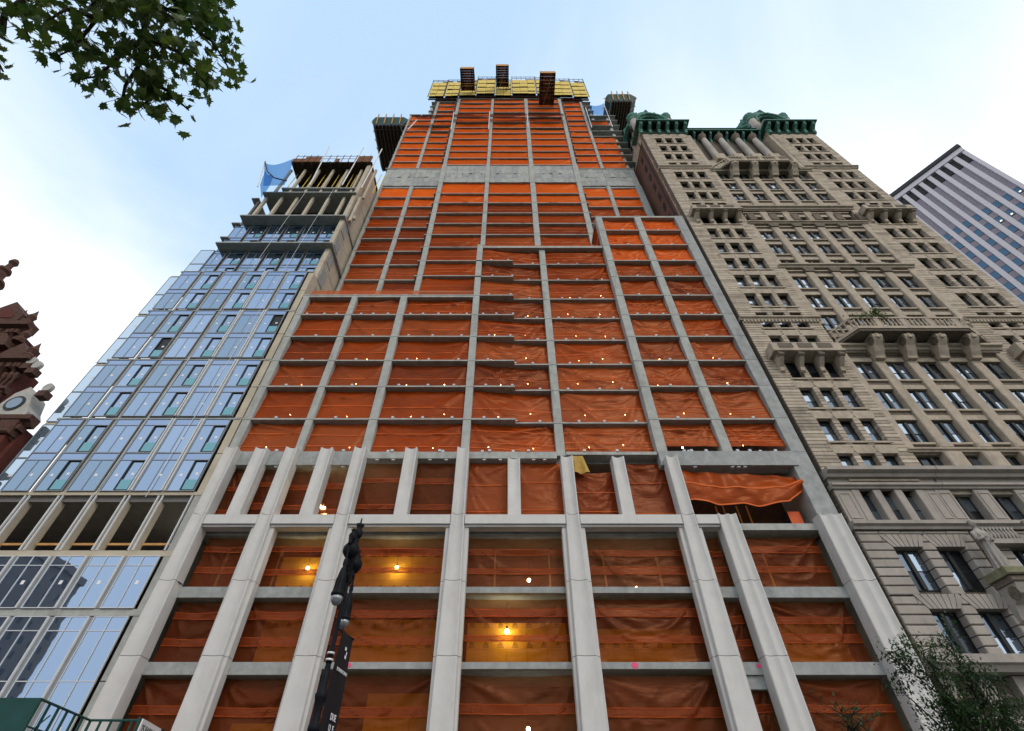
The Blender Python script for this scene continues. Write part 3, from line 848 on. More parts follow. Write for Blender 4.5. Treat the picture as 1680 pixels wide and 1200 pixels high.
# ------------------------------------------------------------------ yellow climbing screens round the top
ORD = ['first','second','third','fourth','fifth','sixth','seventh','eighth','ninth','tenth','eleventh','twelfth']
def screen(i, n, x0, x1, y, zb, rows, rail=1.7):
    t = root('climbing_screen', ((x0+x1)/2, y, zb), f'yellow boarded screen atop the netted tower, {ORD[i]} of {n} from the left', 'screen', 'yellow climbing screens')
    zr = [(zb, zb+1.35)]+[(zb+1.95+3.4*q, zb+1.95+3.4*q+2.62) for q in range(rows-1)]
    for r_, (za_, zc_) in enumerate(zr):
        nb = max(1, round((x1-x0)/2.2)); wd = (x1-x0-0.16)/nb
        for k in range(nb):
            o = rnd.uniform(-0.05,0.05); q_ = rnd.uniform(-0.08,0.08)
            MB().box(x0+0.08+k*wd+0.03, x0+0.08+(k+1)*wd-0.03, y+o, y+0.06+o, za_+q_, zc_+q_).obj('yellow_board', M_YELLOW, t)
    top = zr[-1][1]+0.3
    MB().box(x0+0.15, x1-0.15, y+0.55, y+0.6, zb, top-0.2).obj('back_sheet', M_DARK, t)
    fr = MB()
    for xx in (x0+0.02, x1-0.14): fr.box(xx, xx+0.12, y-0.05, y+0.15, zb-0.4, top+rail)
    for za_, zc_ in zr: fr.box(x0+0.15, x1-0.15, y+0.12, y+0.5, zc_-0.2, zc_+0.1)
    nb = max(2, round((x1-x0)/1.3))
    fr.obj('screen_frame', M_DARK, t)
    rl_ = MB()
    for k in range(nb): rl_.box(x0+k*(x1-x0)/nb, x0+k*(x1-x0)/nb+0.09, y, y+0.09, top-0.2, top+rail)
    rl_.box(x0, x1, y+0.095, y+0.18, top+rail-0.12, top+rail); rl_.box(x0, x1, y+0.095, y+0.18, top+rail*0.5-0.1, top+rail*0.5)
    rl_.obj('guard_rail', M_DARK, t)
    rp = MB()
    for k in range(nb):
        if rnd.random() < 0.6: rp.box(x0+k*(x1-x0)/nb+0.12, x0+(k+1)*(x1-x0)/nb-0.05, y+0.2, y+0.26, top-0.15, top+rail*rnd.choice((0.35,0.6,0.6)))
    if rp.v: rp.obj('rail_board', M_WOOD, t)
    MB().box(x0+0.1, x1-0.1, y+0.55, 38.2, zb-0.55, zb-0.3).obj('bottom_deck', M_WOOD_D, t)
    return t
SC = [(-20.0,-16.0,37.4,134.2,4,2.2),(-15.9,-12.3,37.3,134.2,4,2.4),(-12.2,-8.05,37.15,134.1,4,1.5),(-8.0,-3.15,36.7,134.0,4,3.0),(-3.1,0.95,37.15,134.0,4,2.0),
      (1.0,7.2,36.7,134.0,4,3.0),(7.25,11.1,36.75,134.0,4,2.8),(11.15,16.4,37.0,133.7,4,2.6),(16.45,20.3,37.3,133.6,4,3.6)]
for i, s_ in enumerate(SC): screen(i, len(SC), *s_)
part('floor_slab', MB().box(-12.5, 13.3, 38, 54, 136.6, 136.9))
bk = MB()
for k in range(14): bk.box(-12+k*1.9, -11.7+k*1.9, 39, 39.3, 136.95, 144)
tag(part('formwork_prop', bk, M_WOOD), kind='stuff')
part('top_net', MB().quad((-19.0,40,136),(19.5,40,136),(19.5,40,142),(-19.0,40,142)), M_WOOD_D)

# ------------------------------------------------------------------ timber loading platforms
def loading_platform(x, w_, y0, y1, z, lab, rounded=False):
    t = root('loading_platform', (x, y1, z), lab, 'platform', 'brown loading platforms')
    nb = 9; d = (y1-y0)/nb
    for k in range(nb):
        MB().box(x-w_/2, x+w_/2, y0+k*d+0.02, y0+(k+1)*d-0.02, z+0.2, z+0.28).obj('plank', M_WOOD, t)
    for sx in (-1, 1):
        MB().box(x+sx*w_*0.5-0.1, x+sx*w_*0.5+0.1, y0-0.1, y1, z-0.25, z+0.19).obj('side_beam', M_DARK, t)
        MB().box(x+sx*w_*0.33-0.06, x+sx*w_*0.33+0.06, y0+0.1, y1+0.2, z-0.08, z+0.19).obj('joist', M_DARK, t)
        g = MB(); g.box(x+sx*w_*0.5-0.04, x+sx*w_*0.5+0.04, y0, y1-0.3, z+0.3, z+1.75)
        g.obj('side_board', M_WOOD, t)
        MB().tube((x+sx*w_*0.5, y0+0.4, z+1.6), (x+sx*w_*0.5, y1, z+4.8), 0.05, n=6).obj('stay_rod', M_DARK, t)
    MB().box(x-w_/2, x+w_/2, y0-0.06, y0, z-0.1, z+1.3).obj('front_board', M_WOOD_L, t)
    for k in range(4):
        MB().box(x-w_/2+0.12, x+w_/2-0.12, y0+(k+0.5)*(y1-y0)/4-0.06, y0+(k+0.5)*(y1-y0)/4+0.06, z-0.08, z+0.18).obj('cross_member', M_WOOD_D, t)
    MB().tube((x+w_*0.28, y0+0.2, z-0.12), (x-w_*0.2, y1-0.3, z-0.12), 0.03, n=5).obj('diagonal_brace', M_STEEL, t)
    return t
loading_platform(-9.9, 3.2, 31.7, 36.6, 135.3, 'brown timber loading platform jutting out over the yellow screens, leftmost of the three')
loading_platform(-1.35, 3.0, 31.8, 36.6, 138.3, 'brown timber loading platform jutting highest, between the two other brown platforms')
loading_platform(9.25, 3.4, 30.8, 37.6, 127.8, 'long brown timber loading platform hanging lowest, rightmost of the three')

# dark outrigger canopies left and right of the shaft: ribbed decks with splayed green parapets
def outrigger(x0, x1, y0, y1, z, lab):
    t = root('outrigger_canopy', ((x0+x1)/2, y1, z), lab, 'canopy', 'dark outrigger canopies')
    MB().box(x0, x1, y0, y1, z, z+0.12).obj('deck', M_WOOD_D, t)
    nr = 8
    for k in range(nr):
        xx = x0+0.15+k*(x1-x0-0.4)/(nr-1)
        MB().box(xx, xx+0.12, y0+0.1, y1, z-0.32, z-0.003).obj('joist', M_JOIST, t)
    for k in range(4):
        yy = y0+0.8+k*(y1-y0-1)/3.5
        MB().box(x0+0.05, x1-0.05, yy, yy+0.18, z-0.55, z-0.33).obj('cross_beam', M_WOOD_D, t)
    h, o = 3.6, 0.9
    def panel(p):
        m_ = MB(); q = [(a_[0],a_[1],a_[2]) for a_ in p]
        n_ = (Vector(q[1])-Vector(q[0])).cross(Vector(q[3])-Vector(q[0])).normalized()*0.08
        m_.add(q+[tuple(Vector(a_)+n_) for a_ in q], [(0,1,2,3),(7,6,5,4),(0,4,5,1),(1,5,6,2),(2,6,7,3),(3,7,4,0)])
        m_.obj('parapet', M_GREENP, t)
    zz = z+0.13
    panel([(x0,y0-0.01,zz),(x1,y0-0.01,zz),(x1,y0-o*0.45,zz+h),(x0,y0-o*0.45,zz+h)])
    panel([(x0-0.01,y1,zz),(x0-0.01,y0,zz),(x0-o,y0,zz+h*0.75),(x0-o,y1,zz+h*0.75)])
    panel([(x1+0.01,y0,zz),(x1+0.01,y1*0.55+y0*0.45,zz),(x1+o*1.7,y1*0.55+y0*0.45,zz+h*0.75),(x1+o*1.7,y0,zz+h*0.75)])
    panel([(x0-o,y0,zz+h*0.75),(x0,y0-0.02,zz),(x0,y0-o*0.45-0.02,zz+h),(x0-0.3,y0-o*0.4,zz+h)])
    panel([(x1,y0-0.02,zz),(x1+o*1.7,y0,zz+h*0.75),(x1+0.3,y0-o*0.4,zz+h),(x1,y0-o*0.45-0.02,zz+h)])
    for k in range(4):
        xx = x0+0.4+k*(x1-x0-0.9)/3
        m_ = MB(); m_.add([(xx,y0-0.12,zz),(xx+0.2,y0-0.12,zz),(xx+0.2,y0-0.78,zz+h+0.6),(xx,y0-0.78,zz+h+0.6),(xx,y0-0.32,zz),(xx+0.2,y0-0.32,zz),(xx+0.2,y0-0.98,zz+h+0.6),(xx,y0-0.98,zz+h+0.6)],
               [(0,1,2,3),(7,6,5,4),(0,4,5,1),(1,5,6,2),(2,6,7,3),(3,7,4,0)])
        m_.obj('upright', M_WOOD_L, t)
    for sx in (0, 1):
        for k in range(4 if sx == 0 else 3):
            yy = y0+0.3+k*(y1-y0-0.8)/(5 if sx == 0 else 6)
            xa = x0-0.12 if sx == 0 else x1+0.12
            xb = x0-o-0.35 if sx == 0 else x1+o*1.7+0.35
            MB().tube((xa,yy,zz+0.05), (xb,yy,zz+h*0.75+0.45), 0.10, n=4).obj('arm', M_WOOD_L, t)
    return t
outrigger(-30.2, -24.1, 38.5, 49.0, 117.0, 'dark ribbed outrigger canopy above the roof of the glass building')
outrigger(24.4, 29.2, 36.2, 47.5, 126.0, 'dark ribbed outrigger canopy behind the left green cupola')

# ------------------------------------------------------------------ debris nets slung from poles
def slung_strip(pts, drop, y, m, name, lab, grp=None, out=0.0):
    t = root(name, (pts[0][0], y, pts[0][1]), lab, 'debris net', grp)
    g = MB(); n = 16; rows = 5
    V = []; cols_ = 0
    for (xa, za), (xb, zb) in zip(pts[:-1], pts[1:]):
        for i in range(n):
            u = i/n
            for j in range(rows+1):
                v = j/rows
                sg_ = math.sin(math.pi*u)
                V.append((xa+(xb-xa)*u, y-out*v-0.5*sg_*v-0.15*math.sin(5*u+3*v), za+(zb-za)*u-drop*v*(0.75+0.25*sg_)-1.3*sg_*(0.5+0.5*v)))
            cols_ += 1
    for j in range(rows+1):
        v = j/rows; V.append((pts[-1][0], y-out*v, pts[-1][1]-drop*v*0.75))
    Fc = [(c*(rows+1)+j, (c+1)*(rows+1)+j, (c+1)*(rows+1)+j+1, c*(rows+1)+j+1) for c in range(cols_) for j in range(rows)]
    g.add(V, Fc)
    g.obj('netting', m, t, smooth=True)
    return t
t = slung_strip([(-20.6,118.4),(-12.3,119.2),(-4.0,119.2),(4.6,120.0),(12.6,120.0)], 2.6, 36.9, M_DARKNET, 'debris_net', 'dark net sagging in swags across the orange storeys below the yellow screens')
for x, z in ((-12.2,118.8),(-4.1,119.0),(4.4,119.8),(12.4,124.8)):
    MB().tube((x,37.2,z-8.5),(x,36.7,z+1.2),0.11,n=6).obj('net_pole', M_STEEL, t)
MB().tube((-21.5,37.4,111),(-19.4,36.9,118.8),0.11,n=6).obj('net_pole', M_STEEL, t)
MB().tube((18.5,37.9,113.6),(18.5,37.6,126.0),0.11,n=6).obj('net_pole', M_STEEL, t)

t = root('blue_net', (-37.5,31.5,73.4), 'blue see-through debris net hung on poles at the left end of the unfinished top storeys', 'debris net')
def bnet(A, B, C_, D_, nx=14, nz=8, sag=1.6):
    g = MB(); V = []
    for j in range(nz+1):
        for i in range(nx+1):
            u, v = i/nx, j/nz
            p = (1-u)*(1-v)*Vector(A)+u*(1-v)*Vector(B)+u*v*Vector(C_)+(1-u)*v*Vector(D_)
            p.z -= sag*math.sin(math.pi*u)*v; p.y += 0.35*math.sin(7*u+2*v)*math.sin(math.pi*v)
            V.append(p)
    g.add(V, [(j*(nx+1)+i, j*(nx+1)+i+1, (j+1)*(nx+1)+i+1, (j+1)*(nx+1)+i) for j in range(nz) for i in range(nx)])
    g.obj('netting', M_BLUENET, t, smooth=True)
bnet((-37.0,32.3,72.4),(-34.2,32.6,73.3),(-35.2,31.9,81.6),(-39.1,31.6,79.4))
bnet((-38.3,34.5,73.0),(-37.65,32.3,72.95),(-38.95,31.6,79.6),(-38.6,34,80))
for a_, b_ in (((-37.4,32.0,71.5),(-39.2,31.6,80.3)),((-30.6,32.9,74),(-30.9,32.2,87.6)),((-25.6,32.9,74),(-24.9,32.2,87.2)),((-22.4,32.9,73),(-21.6,32.2,86.5))):
    MB().tube(a_, b_, 0.09, n=6).obj('net_pole', M_STEEL, t)
MB().path([(-38.9,31.5,79.4),(-37.6,31.8,76.4),(-36,32.0,74.6),(-34.1,32.4,74.4)],[0.10]*4,6).obj('edge_rope', M_DARK, t)
t = root('blue_net', (18.6,36.2,117), 'small blue debris net beside the right-hand end of the yellow screens', 'debris net')
bnet((18.6,36.3,116.8),(22.0,36.3,116.6),(22.3,36.1,124.0),(18.7,36.2,123.4), 10, 6, 1.2)
MB().tube((22.2,36.4,109.5),(22.35,36.2,124.6),0.09,n=6).obj('net_pole', M_STEEL, t)

# ------------------------------------------------------------------ work lamps behind the nets
bulb_me = MB().lathe([(0.02,-0.09),(0.07,-0.06),(0.09,0),(0.07,0.06),(0.03,0.09)], n=10).mesh('bulb', M_BULB, True)
cap_me = MB().lathe([(0.04,0.09),(0.05,0.17),(0.02,0.2)], n=8).mesh('lamp_socket', M_DARK)
cord_me = MB().tube((0,0,0.2),(0,0,1.2),0.012,n=4).mesh('cord', M_DARK)
def work_lamp(x, y, z, r, lab, grp, power=0):
    t = root('work_lamp', (x,y,z), lab, 'work lamp', grp)
    s = r/0.09
    for nm, me in (('bulb',bulb_me),('lamp_socket',cap_me),('cord',cord_me)):
        o = link(nm, me, t, local=True); o.scale = (s,s,s)
    if power:
        l = bpy.data.lights.new('work_light', 'POINT'); l.energy = power; l.color = (1.0,0.84,0.42); l.shadow_soft_size = 0.12
        lo = bpy.data.objects.new('work_light', l); COL.objects.link(lo); lo.location = (0,-0.3,-0.05); lo.parent = t
    return t
NTH = ['first','second','third','fourth','fifth','sixth','seventh','eighth']
for (x,y,z,r), (fi, bi, k, nk) in zip(LAMPS, LAMPLAB):
    sd_ = '' if nk == 1 else ('left ' if k == 0 else 'right ')
    work_lamp(x,y,z,r,f'{sd_}white lamp behind netting, {NTH[fi]} storey above the white piers, {NTH[bi]} bay from left','small work lamps in the upper storeys')
BIG = [((-0.05,34.85,11.75),0.15,55,'brightest bulb, lighting yellow boards behind the netting of the middle bay'),
       ((-14.4,34.85,15.9),0.12,28,'white bulb behind the netting in the second bay from the left, under the white band'),
       ((-8.0,34.85,15.95),0.12,32,'white bulb behind the netting right of the street lamp head'),
       ((1.5,34.85,15.05),0.12,10,'white bulb behind brown netting in the middle bay under the white band'),
       ((9.0,34.85,14.5),0.12,9,'white bulb low behind the netting, one bay right of the middle bay, under the band'),
       ((1.2,34.85,6.55),0.12,10,'lowest white bulb, behind dark brown netting at the bottom edge of the picture')]
for p, r, pw, lab in BIG: work_lamp(*p, r, lab, 'large work lamps in the lower storeys', pw)
# flood lamps on a stand behind the net, between two upper left piers
t = root('flood_lamp', (-14.55,34.6,20.4), 'pair of white flood lamps shining through the net between two upper left piers', 'flood lamp')
for dx, dz in ((-0.35,0.3),(0.05,0.1),(0.35,-0.5)):
    o = link('bulb', bulb_me, t, local=True); o.location = (dx,0,dz); o.scale = (2.2,1.5,1.3)
    MB().box(-14.55+dx-0.25,-14.55+dx+0.25,34.72,34.9,20.4+dz-0.18,20.4+dz+0.2).obj('housing', M_DARK, t)
MB().tube((-14.6,34.85,18.5),(-14.6,34.85,20.9),0.04,n=6).obj('stand', M_STEEL, t)

# scissor lift, gold sheet, orange cabinet, all inside the building
t = root('scissor_lift', (7.5,34.9,18.5), 'yellow scissor lift standing behind the netting between two right-hand piers', 'scissor lift')
MB().box(6.7,8.3,34.5,35.3,18.45,19.0).obj('lift_base', M_DARK, t)
for k in range(3):
    z = 19.0+k*1.15
    MB().tube((6.9,34.6,z),(8.1,34.6,z+1.15),0.06,n=5).obj('scissor_arm', M_GOLD, t)
    MB().tube((8.1,34.68,z),(6.9,34.68,z+1.15),0.06,n=5).obj('scissor_arm', M_GOLD, t)
MB().box(6.6,8.4,34.4,35.4,22.5,22.62).obj('lift_platform', M_GOLD, t)
t = root('site_cabinet', (22.0,34.6,18.4), 'orange topped metal cabinet in the dark open bay under the slung net', 'cabinet')
MB().box(21.5,22.4,34.2,35.2,18.42,20.0).obj('cabinet_body', M_DARK, t)
MB().box(21.48,22.42,34.15,34.195,18.9,19.95).obj('cabinet_door', M_ORANGE, t)
g = MB(); V = []
for j in range(7):
    for i in range(9):
        u, v = i/8, j/6
        V.append((5.35+0.3*u+(0.55+0.5*(1-v))*(u-0.2), 33.0-0.18*math.sin(9*u)*(1-v)-0.1, 24.2-1.6*(1-v)))
g.add(V, [(j*9+i, j*9+i+1, (j+1)*9+i+1, (j+1)*9+i) for j in range(6) for i in range(8)])
tag(g.obj('gold_sheet', M_GOLD, smooth=True), 'crumpled gold sheet hanging from the slab edge above a right-hand pier', 'sheet')

# ------------------------------------------------------------------ the glass-fronted building on the left
BG = root('glass_building', (-31,33,0), 'unfinished glass fronted apartment building left of the orange netted tower', 'building')
def gp(name, m, mats, smooth=False): return m.obj(name, mats, BG, smooth)
UW, PITCH = 2.16, 2.55
XR = -24.12
def unit_mesh(kind, W, H0, H1, name):
    """frame of a double-storey unit; panes are separate"""
    g = MB(); f = 0.055
    g.box(0,f,-0.05,0.1,0,H1); g.box(W-f,W,-0.05,0.1,0,H1)
    g.box(f,W-f,-0.05,0.1,0,f); g.box(f,W-f,-0.05,0.1,H1-f,H1); g.box(f,W-f,-0.045,0.1,H0-f/2,H0+f/2)
    return g
def make_unit(x, z, h_win, h_sp, kind, y, W=UW):
    """one storey of one bay: window with spandrel glass above"""
    H = h_win+h_sp
    vr = rnd.choices((0,1,2,3),(5,4,3,0.7))[0]
    GA = (M_GLASS, M_GLASS2, M_GLASS3, M_GLASS2)[vr]
    key = (round(W,2), round(h_win,2), round(h_sp,2), kind, vr)
    if key not in UNITS:
        fr = unit_mesh(kind, W, h_win, H, 'window')
        mid = W*0.5
        if kind == 'A':
            fr.box(mid-0.02,mid+0.02,-0.04,0.08,0.055,h_win-0.03)
        else:
            fr.box(mid-0.08,mid+0.03,-0.05,0.12,0.055,h_win-0.03, 1)
            fr.box(mid+0.04,W-0.06,-0.06,0.12,0.055,0.13,1); fr.box(mid+0.04,W-0.06,-0.06,0.12,h_win-0.12,h_win-0.03,1)
            fr.box(W-0.12,W-0.057,-0.06,0.12,0.135,h_win-0.125,1)
        frm = fr.mesh('window', [M_ALU, M_FRAME])
        panes = []
        def pane(nm, xa, xb, za, zb, mm, yy=0.0, stick=None):
            p = MB().quad((xa,yy,za),(xb,yy,za),(xb,yy,zb),(xa,yy,zb))
            if stick: p.box(stick[0]-0.11,stick[0]+0.11,yy-0.012,yy-0.004,stick[1]-0.09,stick[1]+0.12,1)
            panes.append((nm, p.mesh(nm, [mm, M_WHITE])))
        if kind == 'A':
            pane('pane',0.055,mid-0.02,0.055,h_win-0.03,GA)
            pane('pane',mid+0.02,W-0.055,0.055,h_win-0.03,GA,0,(mid+0.35,h_win*0.5))
        else:
            pane('pane',0.055,mid-0.08,0.055,h_win-0.03,GA,0,(0.5,h_win*0.5))
            pane('pane',mid+0.04,W-0.12,h_win*0.36,h_win-0.12,M_FRAME if vr == 3 else GA,0.05,(W-0.5,h_win*0.55))  # black sheet stands for the dark room behind an open window
            pane('guard_pane',mid+0.04,W-0.12,0.13,h_win*0.36,M_TEAL,-0.02)
        pane('spandrel_pane',0.055,W-0.055,h_win+0.03,H-0.055,M_GLASS_S)
        UNITS[key] = (frm, panes)
    frm, panes = UNITS[key]
    o = link('window', frm, BG); o.location = (x, y, z)
    for nm, me in panes: link(nm, me, o, local=True)
    return o
UNITS = {}
GZ = [20.75, 28.1, 35.5, 43.2, 50.7]
def bayx(c): return XR-UW-c*PITCH
for r_ in range(4):
    za, zb = GZ[r_]+0.28, GZ[r_+1]
    hh = (zb-za)/2
    for c in range(6):
        x = bayx(c)
        k = 'B' if c % 2 == 0 else 'A'
        for s in range(2):
            o = make_unit(x, za+s*hh+0.01, hh*0.80, hh*0.20-0.02, k, 33.0)
            # the panes lean by a hair, so the sky breaks up from pane to pane
            o.rotation_euler = (rnd.uniform(-0.006,0.006), 0, rnd.uniform(-0.006,0.006))
    gp('slab_edge', MB().box(-39.4,-23.42,33.06,45,zb,zb+0.2), M_CONC_D)
    for c in range(6):
        x = bayx(c)-(PITCH-UW)
        if c < 5: gp('mullion_post', MB().box(x+0.05,x+PITCH-UW-0.05,33.12,33.4,za,zb-0.003), M_CONC)
gp('slab_edge', MB().box(-39.4,-23.42,33.06,45,GZ[0],GZ[0]+0.27), M_CONC_B)
for c in (1,2):
    x = bayx(c-1)-(PITCH-UW)
    for zz0, zz1 in ((21.05,28.08),(28.4,35.48),(35.8,43.18),(43.5,50.68)):
        if c == 2 or zz1 < 44: 
            gp('hoist_rail', MB().box(x+0.03,x+0.13,32.86,33.11,zz0,zz1), M_ALU_W); gp('hoist_rail', MB().box(x+0.25,x+0.35,32.86,33.11,zz0,zz1), M_ALU_W)
gp('interior_wall', MB().box(-38.9,-24.0,36.5,36.7,20.8,50.4), M_CORE)
# the glazed corner, a little further back
def corner_row(z0, z1, x0, x1, y, lean=0):
    f = MB(); f.box(x0,x0+0.05,y-0.03,y+0.08,z0,z1); f.box(x1-0.05,x1,y-0.03,y+0.08,z0,z1); f.box(x0+0.05,x1-0.05,y-0.03,y+0.08,z1-0.06,z1); f.box(x0+0.05,x1-0.05,y-0.03,y+0.08,z0,z0+0.05)
    o = f.obj('corner_window', M_ALU, BG)
    p = MB().quad((x0+0.05,y,z0+0.05),(x1-0.05,y,z0+0.05),(x1-0.05,y,z1-0.06),(x0+0.05,y,z1-0.06)); p.box(x0+0.7,x0+0.95,y-0.012,y-0.004,(z0+z1)/2,(z0+z1)/2+0.22,1)
    po = p.obj('pane', [M_GLASS_C, M_WHITE], o, local=True)
    q = MB().quad((x0-0.0,y+0.05,z0+0.05),(x0-0.02,y+2.6,z0+0.05),(x0-0.02,y+2.6,z1-0.06),(x0,y+0.05,z1-0.06)); q.obj('side_pane', [M_GLASS_C], o, local=True)
for r_ in range(4):
    za, zb = GZ[r_]+0.28, GZ[r_+1]; hh = (zb-za)/2
    for s in range(2): corner_row(za+s*hh+0.02, za+(s+1)*hh-0.02, -41.0, -39.05, 33.75)
    gp('slab_edge', MB().box(-41.0,-39.42,33.8,45,zb+0.02,zb+0.25), M_CONC_B)
for z0, z1 in ((50.95,54.3),(54.35,57.6)): corner_row(z0, z1, -40.6, -38.75, 34.3)
# lower storeys: open floor, then tall glazing
gp('slab_edge', MB().box(-45,-23.42,33.08,45,16.0,16.42), M_CONC_B)
gp('slab_edge', MB().box(-45,-23.42,33.06,45,12.15,12.55), M_CONC)
gp('slab_edge', MB().box(-45,-23.42,33.06,45,4.2,4.6), M_CONC)
gp('soffit', MB().box(-45,-23.6,33.3,45,20.3,20.72), M_CORE)
gp('rear_wall', MB().box(-45,-23.6,42,42.3,0.1,20.3), M_CORE)
for c in range(8):
    x = bayx(c)-(PITCH-UW)
    gp('column', MB().box(x+0.04,x+0.34,33.2,33.75,16.43,20.29), M_CONC_B)
    gp('white_mullion', MB().box(x-0.03,x+0.06,33.02,33.15,16.43,20.7), M_ALU_W)
    gp('white_mullion', MB().box(x+0.30,x+0.38,33.02,33.15,16.43,20.7), M_ALU_W)
    gp('timber_rail', MB().box(x+0.45,x+PITCH-0.1,33.5,33.6,17.0,17.15), M_WOOD_L)
    for zz0, zz1 in ((12.6,16.0),(4.65,12.1)):
        gp('white_mullion', MB().box(x-0.03,x+0.05,32.98,33.15,zz0,zz1), M_ALU_W)
        gp('mullion_post', MB().box(x+0.06,x+0.34,33.1,33.4,zz0,zz1), M_ALU)
gp('white_mullion', MB().box(XR-0.02,XR+0.07,33.02,33.15,16.43,20.7), M_ALU_W)
def tall_unit(x, z0, z1, sp):
    f = MB(); W = UW
    f.box(0,0.05,-0.04,0.08,0,z1-z0); f.box(W-0.05,W,-0.04,0.08,0,z1-z0); f.box(0.05,W-0.05,-0.04,0.08,0,0.05); f.box(0.05,W-0.05,-0.04,0.08,z1-z0-0.05,z1-z0)
    for s in sp: f.box(0.05,W-0.05,-0.04,0.08,s-0.025,s+0.025)
    f.box(W*0.5-0.025,W*0.5+0.025,-0.05,0.08,0.05,z1-z0-0.05)
    o = link('window', f.mesh('window', M_ALU_W), BG); o.location = (x,33.0,z0)
    for xa, xb in ((0.05,W*0.5-0.025),(W*0.5+0.025,W-0.05)):
        p = MB().quad((xa,0,0.05),(xb,0,0.05),(xb,0,z1-z0-0.05),(xa,0,z1-z0-0.05))
        if xa > 0.1 and z1 < 16.5: p.box(xa+0.3,xa+0.52,-0.012,-0.004,1.5,1.75,1)
        p.obj('pane', [M_GLASS, M_WHITE], o, local=True)
    o.rotation_euler = (rnd.uniform(-0.004,0.004),0,rnd.uniform(-0.004,0.004))
for c in range(8):
    tall_unit(bayx(c), 12.58, 16.0, [2.75]); tall_unit(bayx(c), 4.65, 12.1, [3.9, 6.6])
# concrete strip at the right-hand edge and the blank side wall
for z0, z1 in zip([0.2,4.4,8.6,12.5,16.3,20.9,24.6,28.3,32.0,35.7,39.5,43.4,47.1],[4.35,8.55,12.45,16.25,20.85,24.55,28.25,31.95,35.65,39.45,43.35,47.05,50.6]):
    gp('edge_panel', MB().bev(-23.95,-23.3,33.1,34.5,z0,z1,0.02), M_CONC if z0 < 20 else M_CONC_B)
gp('side_wall', MB().box(-39,-23.72,45.2,45.6,0.2,50.5), M_CORE)
# set-back upper storeys
zs = [50.7, 57.9, 65.6, 73.3, 85.2]
for z0, z1 in zip([46.6,50.5,54.5,58.4,62.3,66.2,70.1,74.0,77.9,81.8],[50.45,54.45,58.35,62.25,66.15,70.05,73.95,77.85,81.75,85.4]):
    for ya, yb in ((34.0,36.4),(36.43,38.8),(38.83,41.2)):
        gp('wall_panel', MB().box(-24.0+rnd.uniform(-.01,.01),-23.38+rnd.uniform(-.012,.012),ya,yb,z0,z1), M_CONC_B)
    if z0 < 70: gp('mesh_panel', MB().box(-23.45,-23.31,34.3,35.9,z0+0.5,z1-0.6), M_CONC_D)
for x in (-38.7,):
    gp('side_wall', MB().box(x-0.3,x,35,41,50.7,73), M_CORE)
for r_ in range(1):
    za, zb = 50.98, 57.55; hh = (zb-za)/2
    for c in range(6):
        for s in range(2): make_unit(bayx(c)-0.15, za+s*hh, hh*0.8, hh*0.2-0.03, 'B' if c % 2 == 0 else 'A', 34.4)
for c in range(6):
    for s in range(2): make_unit(bayx(c)-0.15, 58.2+s*3.6, 2.9, 0.66, 'B' if c % 2 == 0 else 'A', 34.9)
for z, y0, x0, x1 in ((57.9,33.2,-38.3,-23.0),(65.6,33.4,-38.2,-23.2),(73.3,33.6,-37.8,-23.4)):
    gp('balcony_slab', MB().bev(x0,x1,y0,41,z-0.28,z,0.02), M_CONC_D)
for z in (61.7,65.6,73.3): gp('corner_slab', MB().box(-39.9,-38.75,34.6,41,z-0.22,z), M_CONC_D)
for c in range(7):
    x = -37.6+c*2.42
    gp('column', MB().bev(x,x+0.4,34.3,34.7,65.63,73.0,0.03), M_CONC_B)
    gp('column_bracket', MB().box(x+0.02,x+0.75,34.5,34.88,66.6,67.4), M_CONC_B)
    gp('column', MB().bev(x+0.3,x+0.66,34.6,34.95,73.33,83.9,0.03), M_CONC_B)
    for k in range(2):
        gp('yellow_shore', MB().tube((x+1.2+k*0.7,35.4,76.5),(x+1.2+k*0.7,35.6,84.1),0.07,n=5), M_YELLOW)
gp('rear_wall', MB().box(-37.5,-24.1,37.0,37.3,65.7,73.0), M_WOOD_D)
gp('rear_wall', MB().box(-36.6,-24.1,37.5,37.8,73.4,83.9), M_WOOD_D)
gp('floor_slab', MB().box(-36.2,-24.05,34.4,41,76.2,76.5), M_CONC_D)
gp('formwork_deck', MB().box(-36.8,-23.2,33.6,41,84.3,84.55), M_WOOD_D)
for k in range(9): gp('formwork_beam', MB().box(-36.8+k*1.6,-36.6+k*1.6,33.4,41,83.95,84.28), M_WOOD_D)
for x0, x1, h in ((-36.9,-35.0,1.3),(-34.9,-32.2,2.1),(-29.5,-28.9,1.2),(-26.2,-23.4,2.2)):
    gp('formwork_board', MB().box(x0,x1,33.5,33.6,84.4,84.4+h), M_WOOD)
fr = MB()
for k in range(12): fr.box(-36.5+k*1.15,-36.42+k*1.15,33.4,33.48,84.3,87.0)
for z in (85.6,86.7): fr.box(-36.5,-23.5,33.49,33.55,z,z+0.07)
gp('guard_rail', fr, M_WOOD)
for x in (-27.5,-31.5):
    gp('hoist_cable', MB().tube((x,32.9,20.5),(x+0.8,33.1,73),0.025,n=4), M_STEEL)
o = work_lamp(-24.9, 37.0, 17.9, 0.12, 'yellow bulb in the dark open storey of the glass building', None, 20)

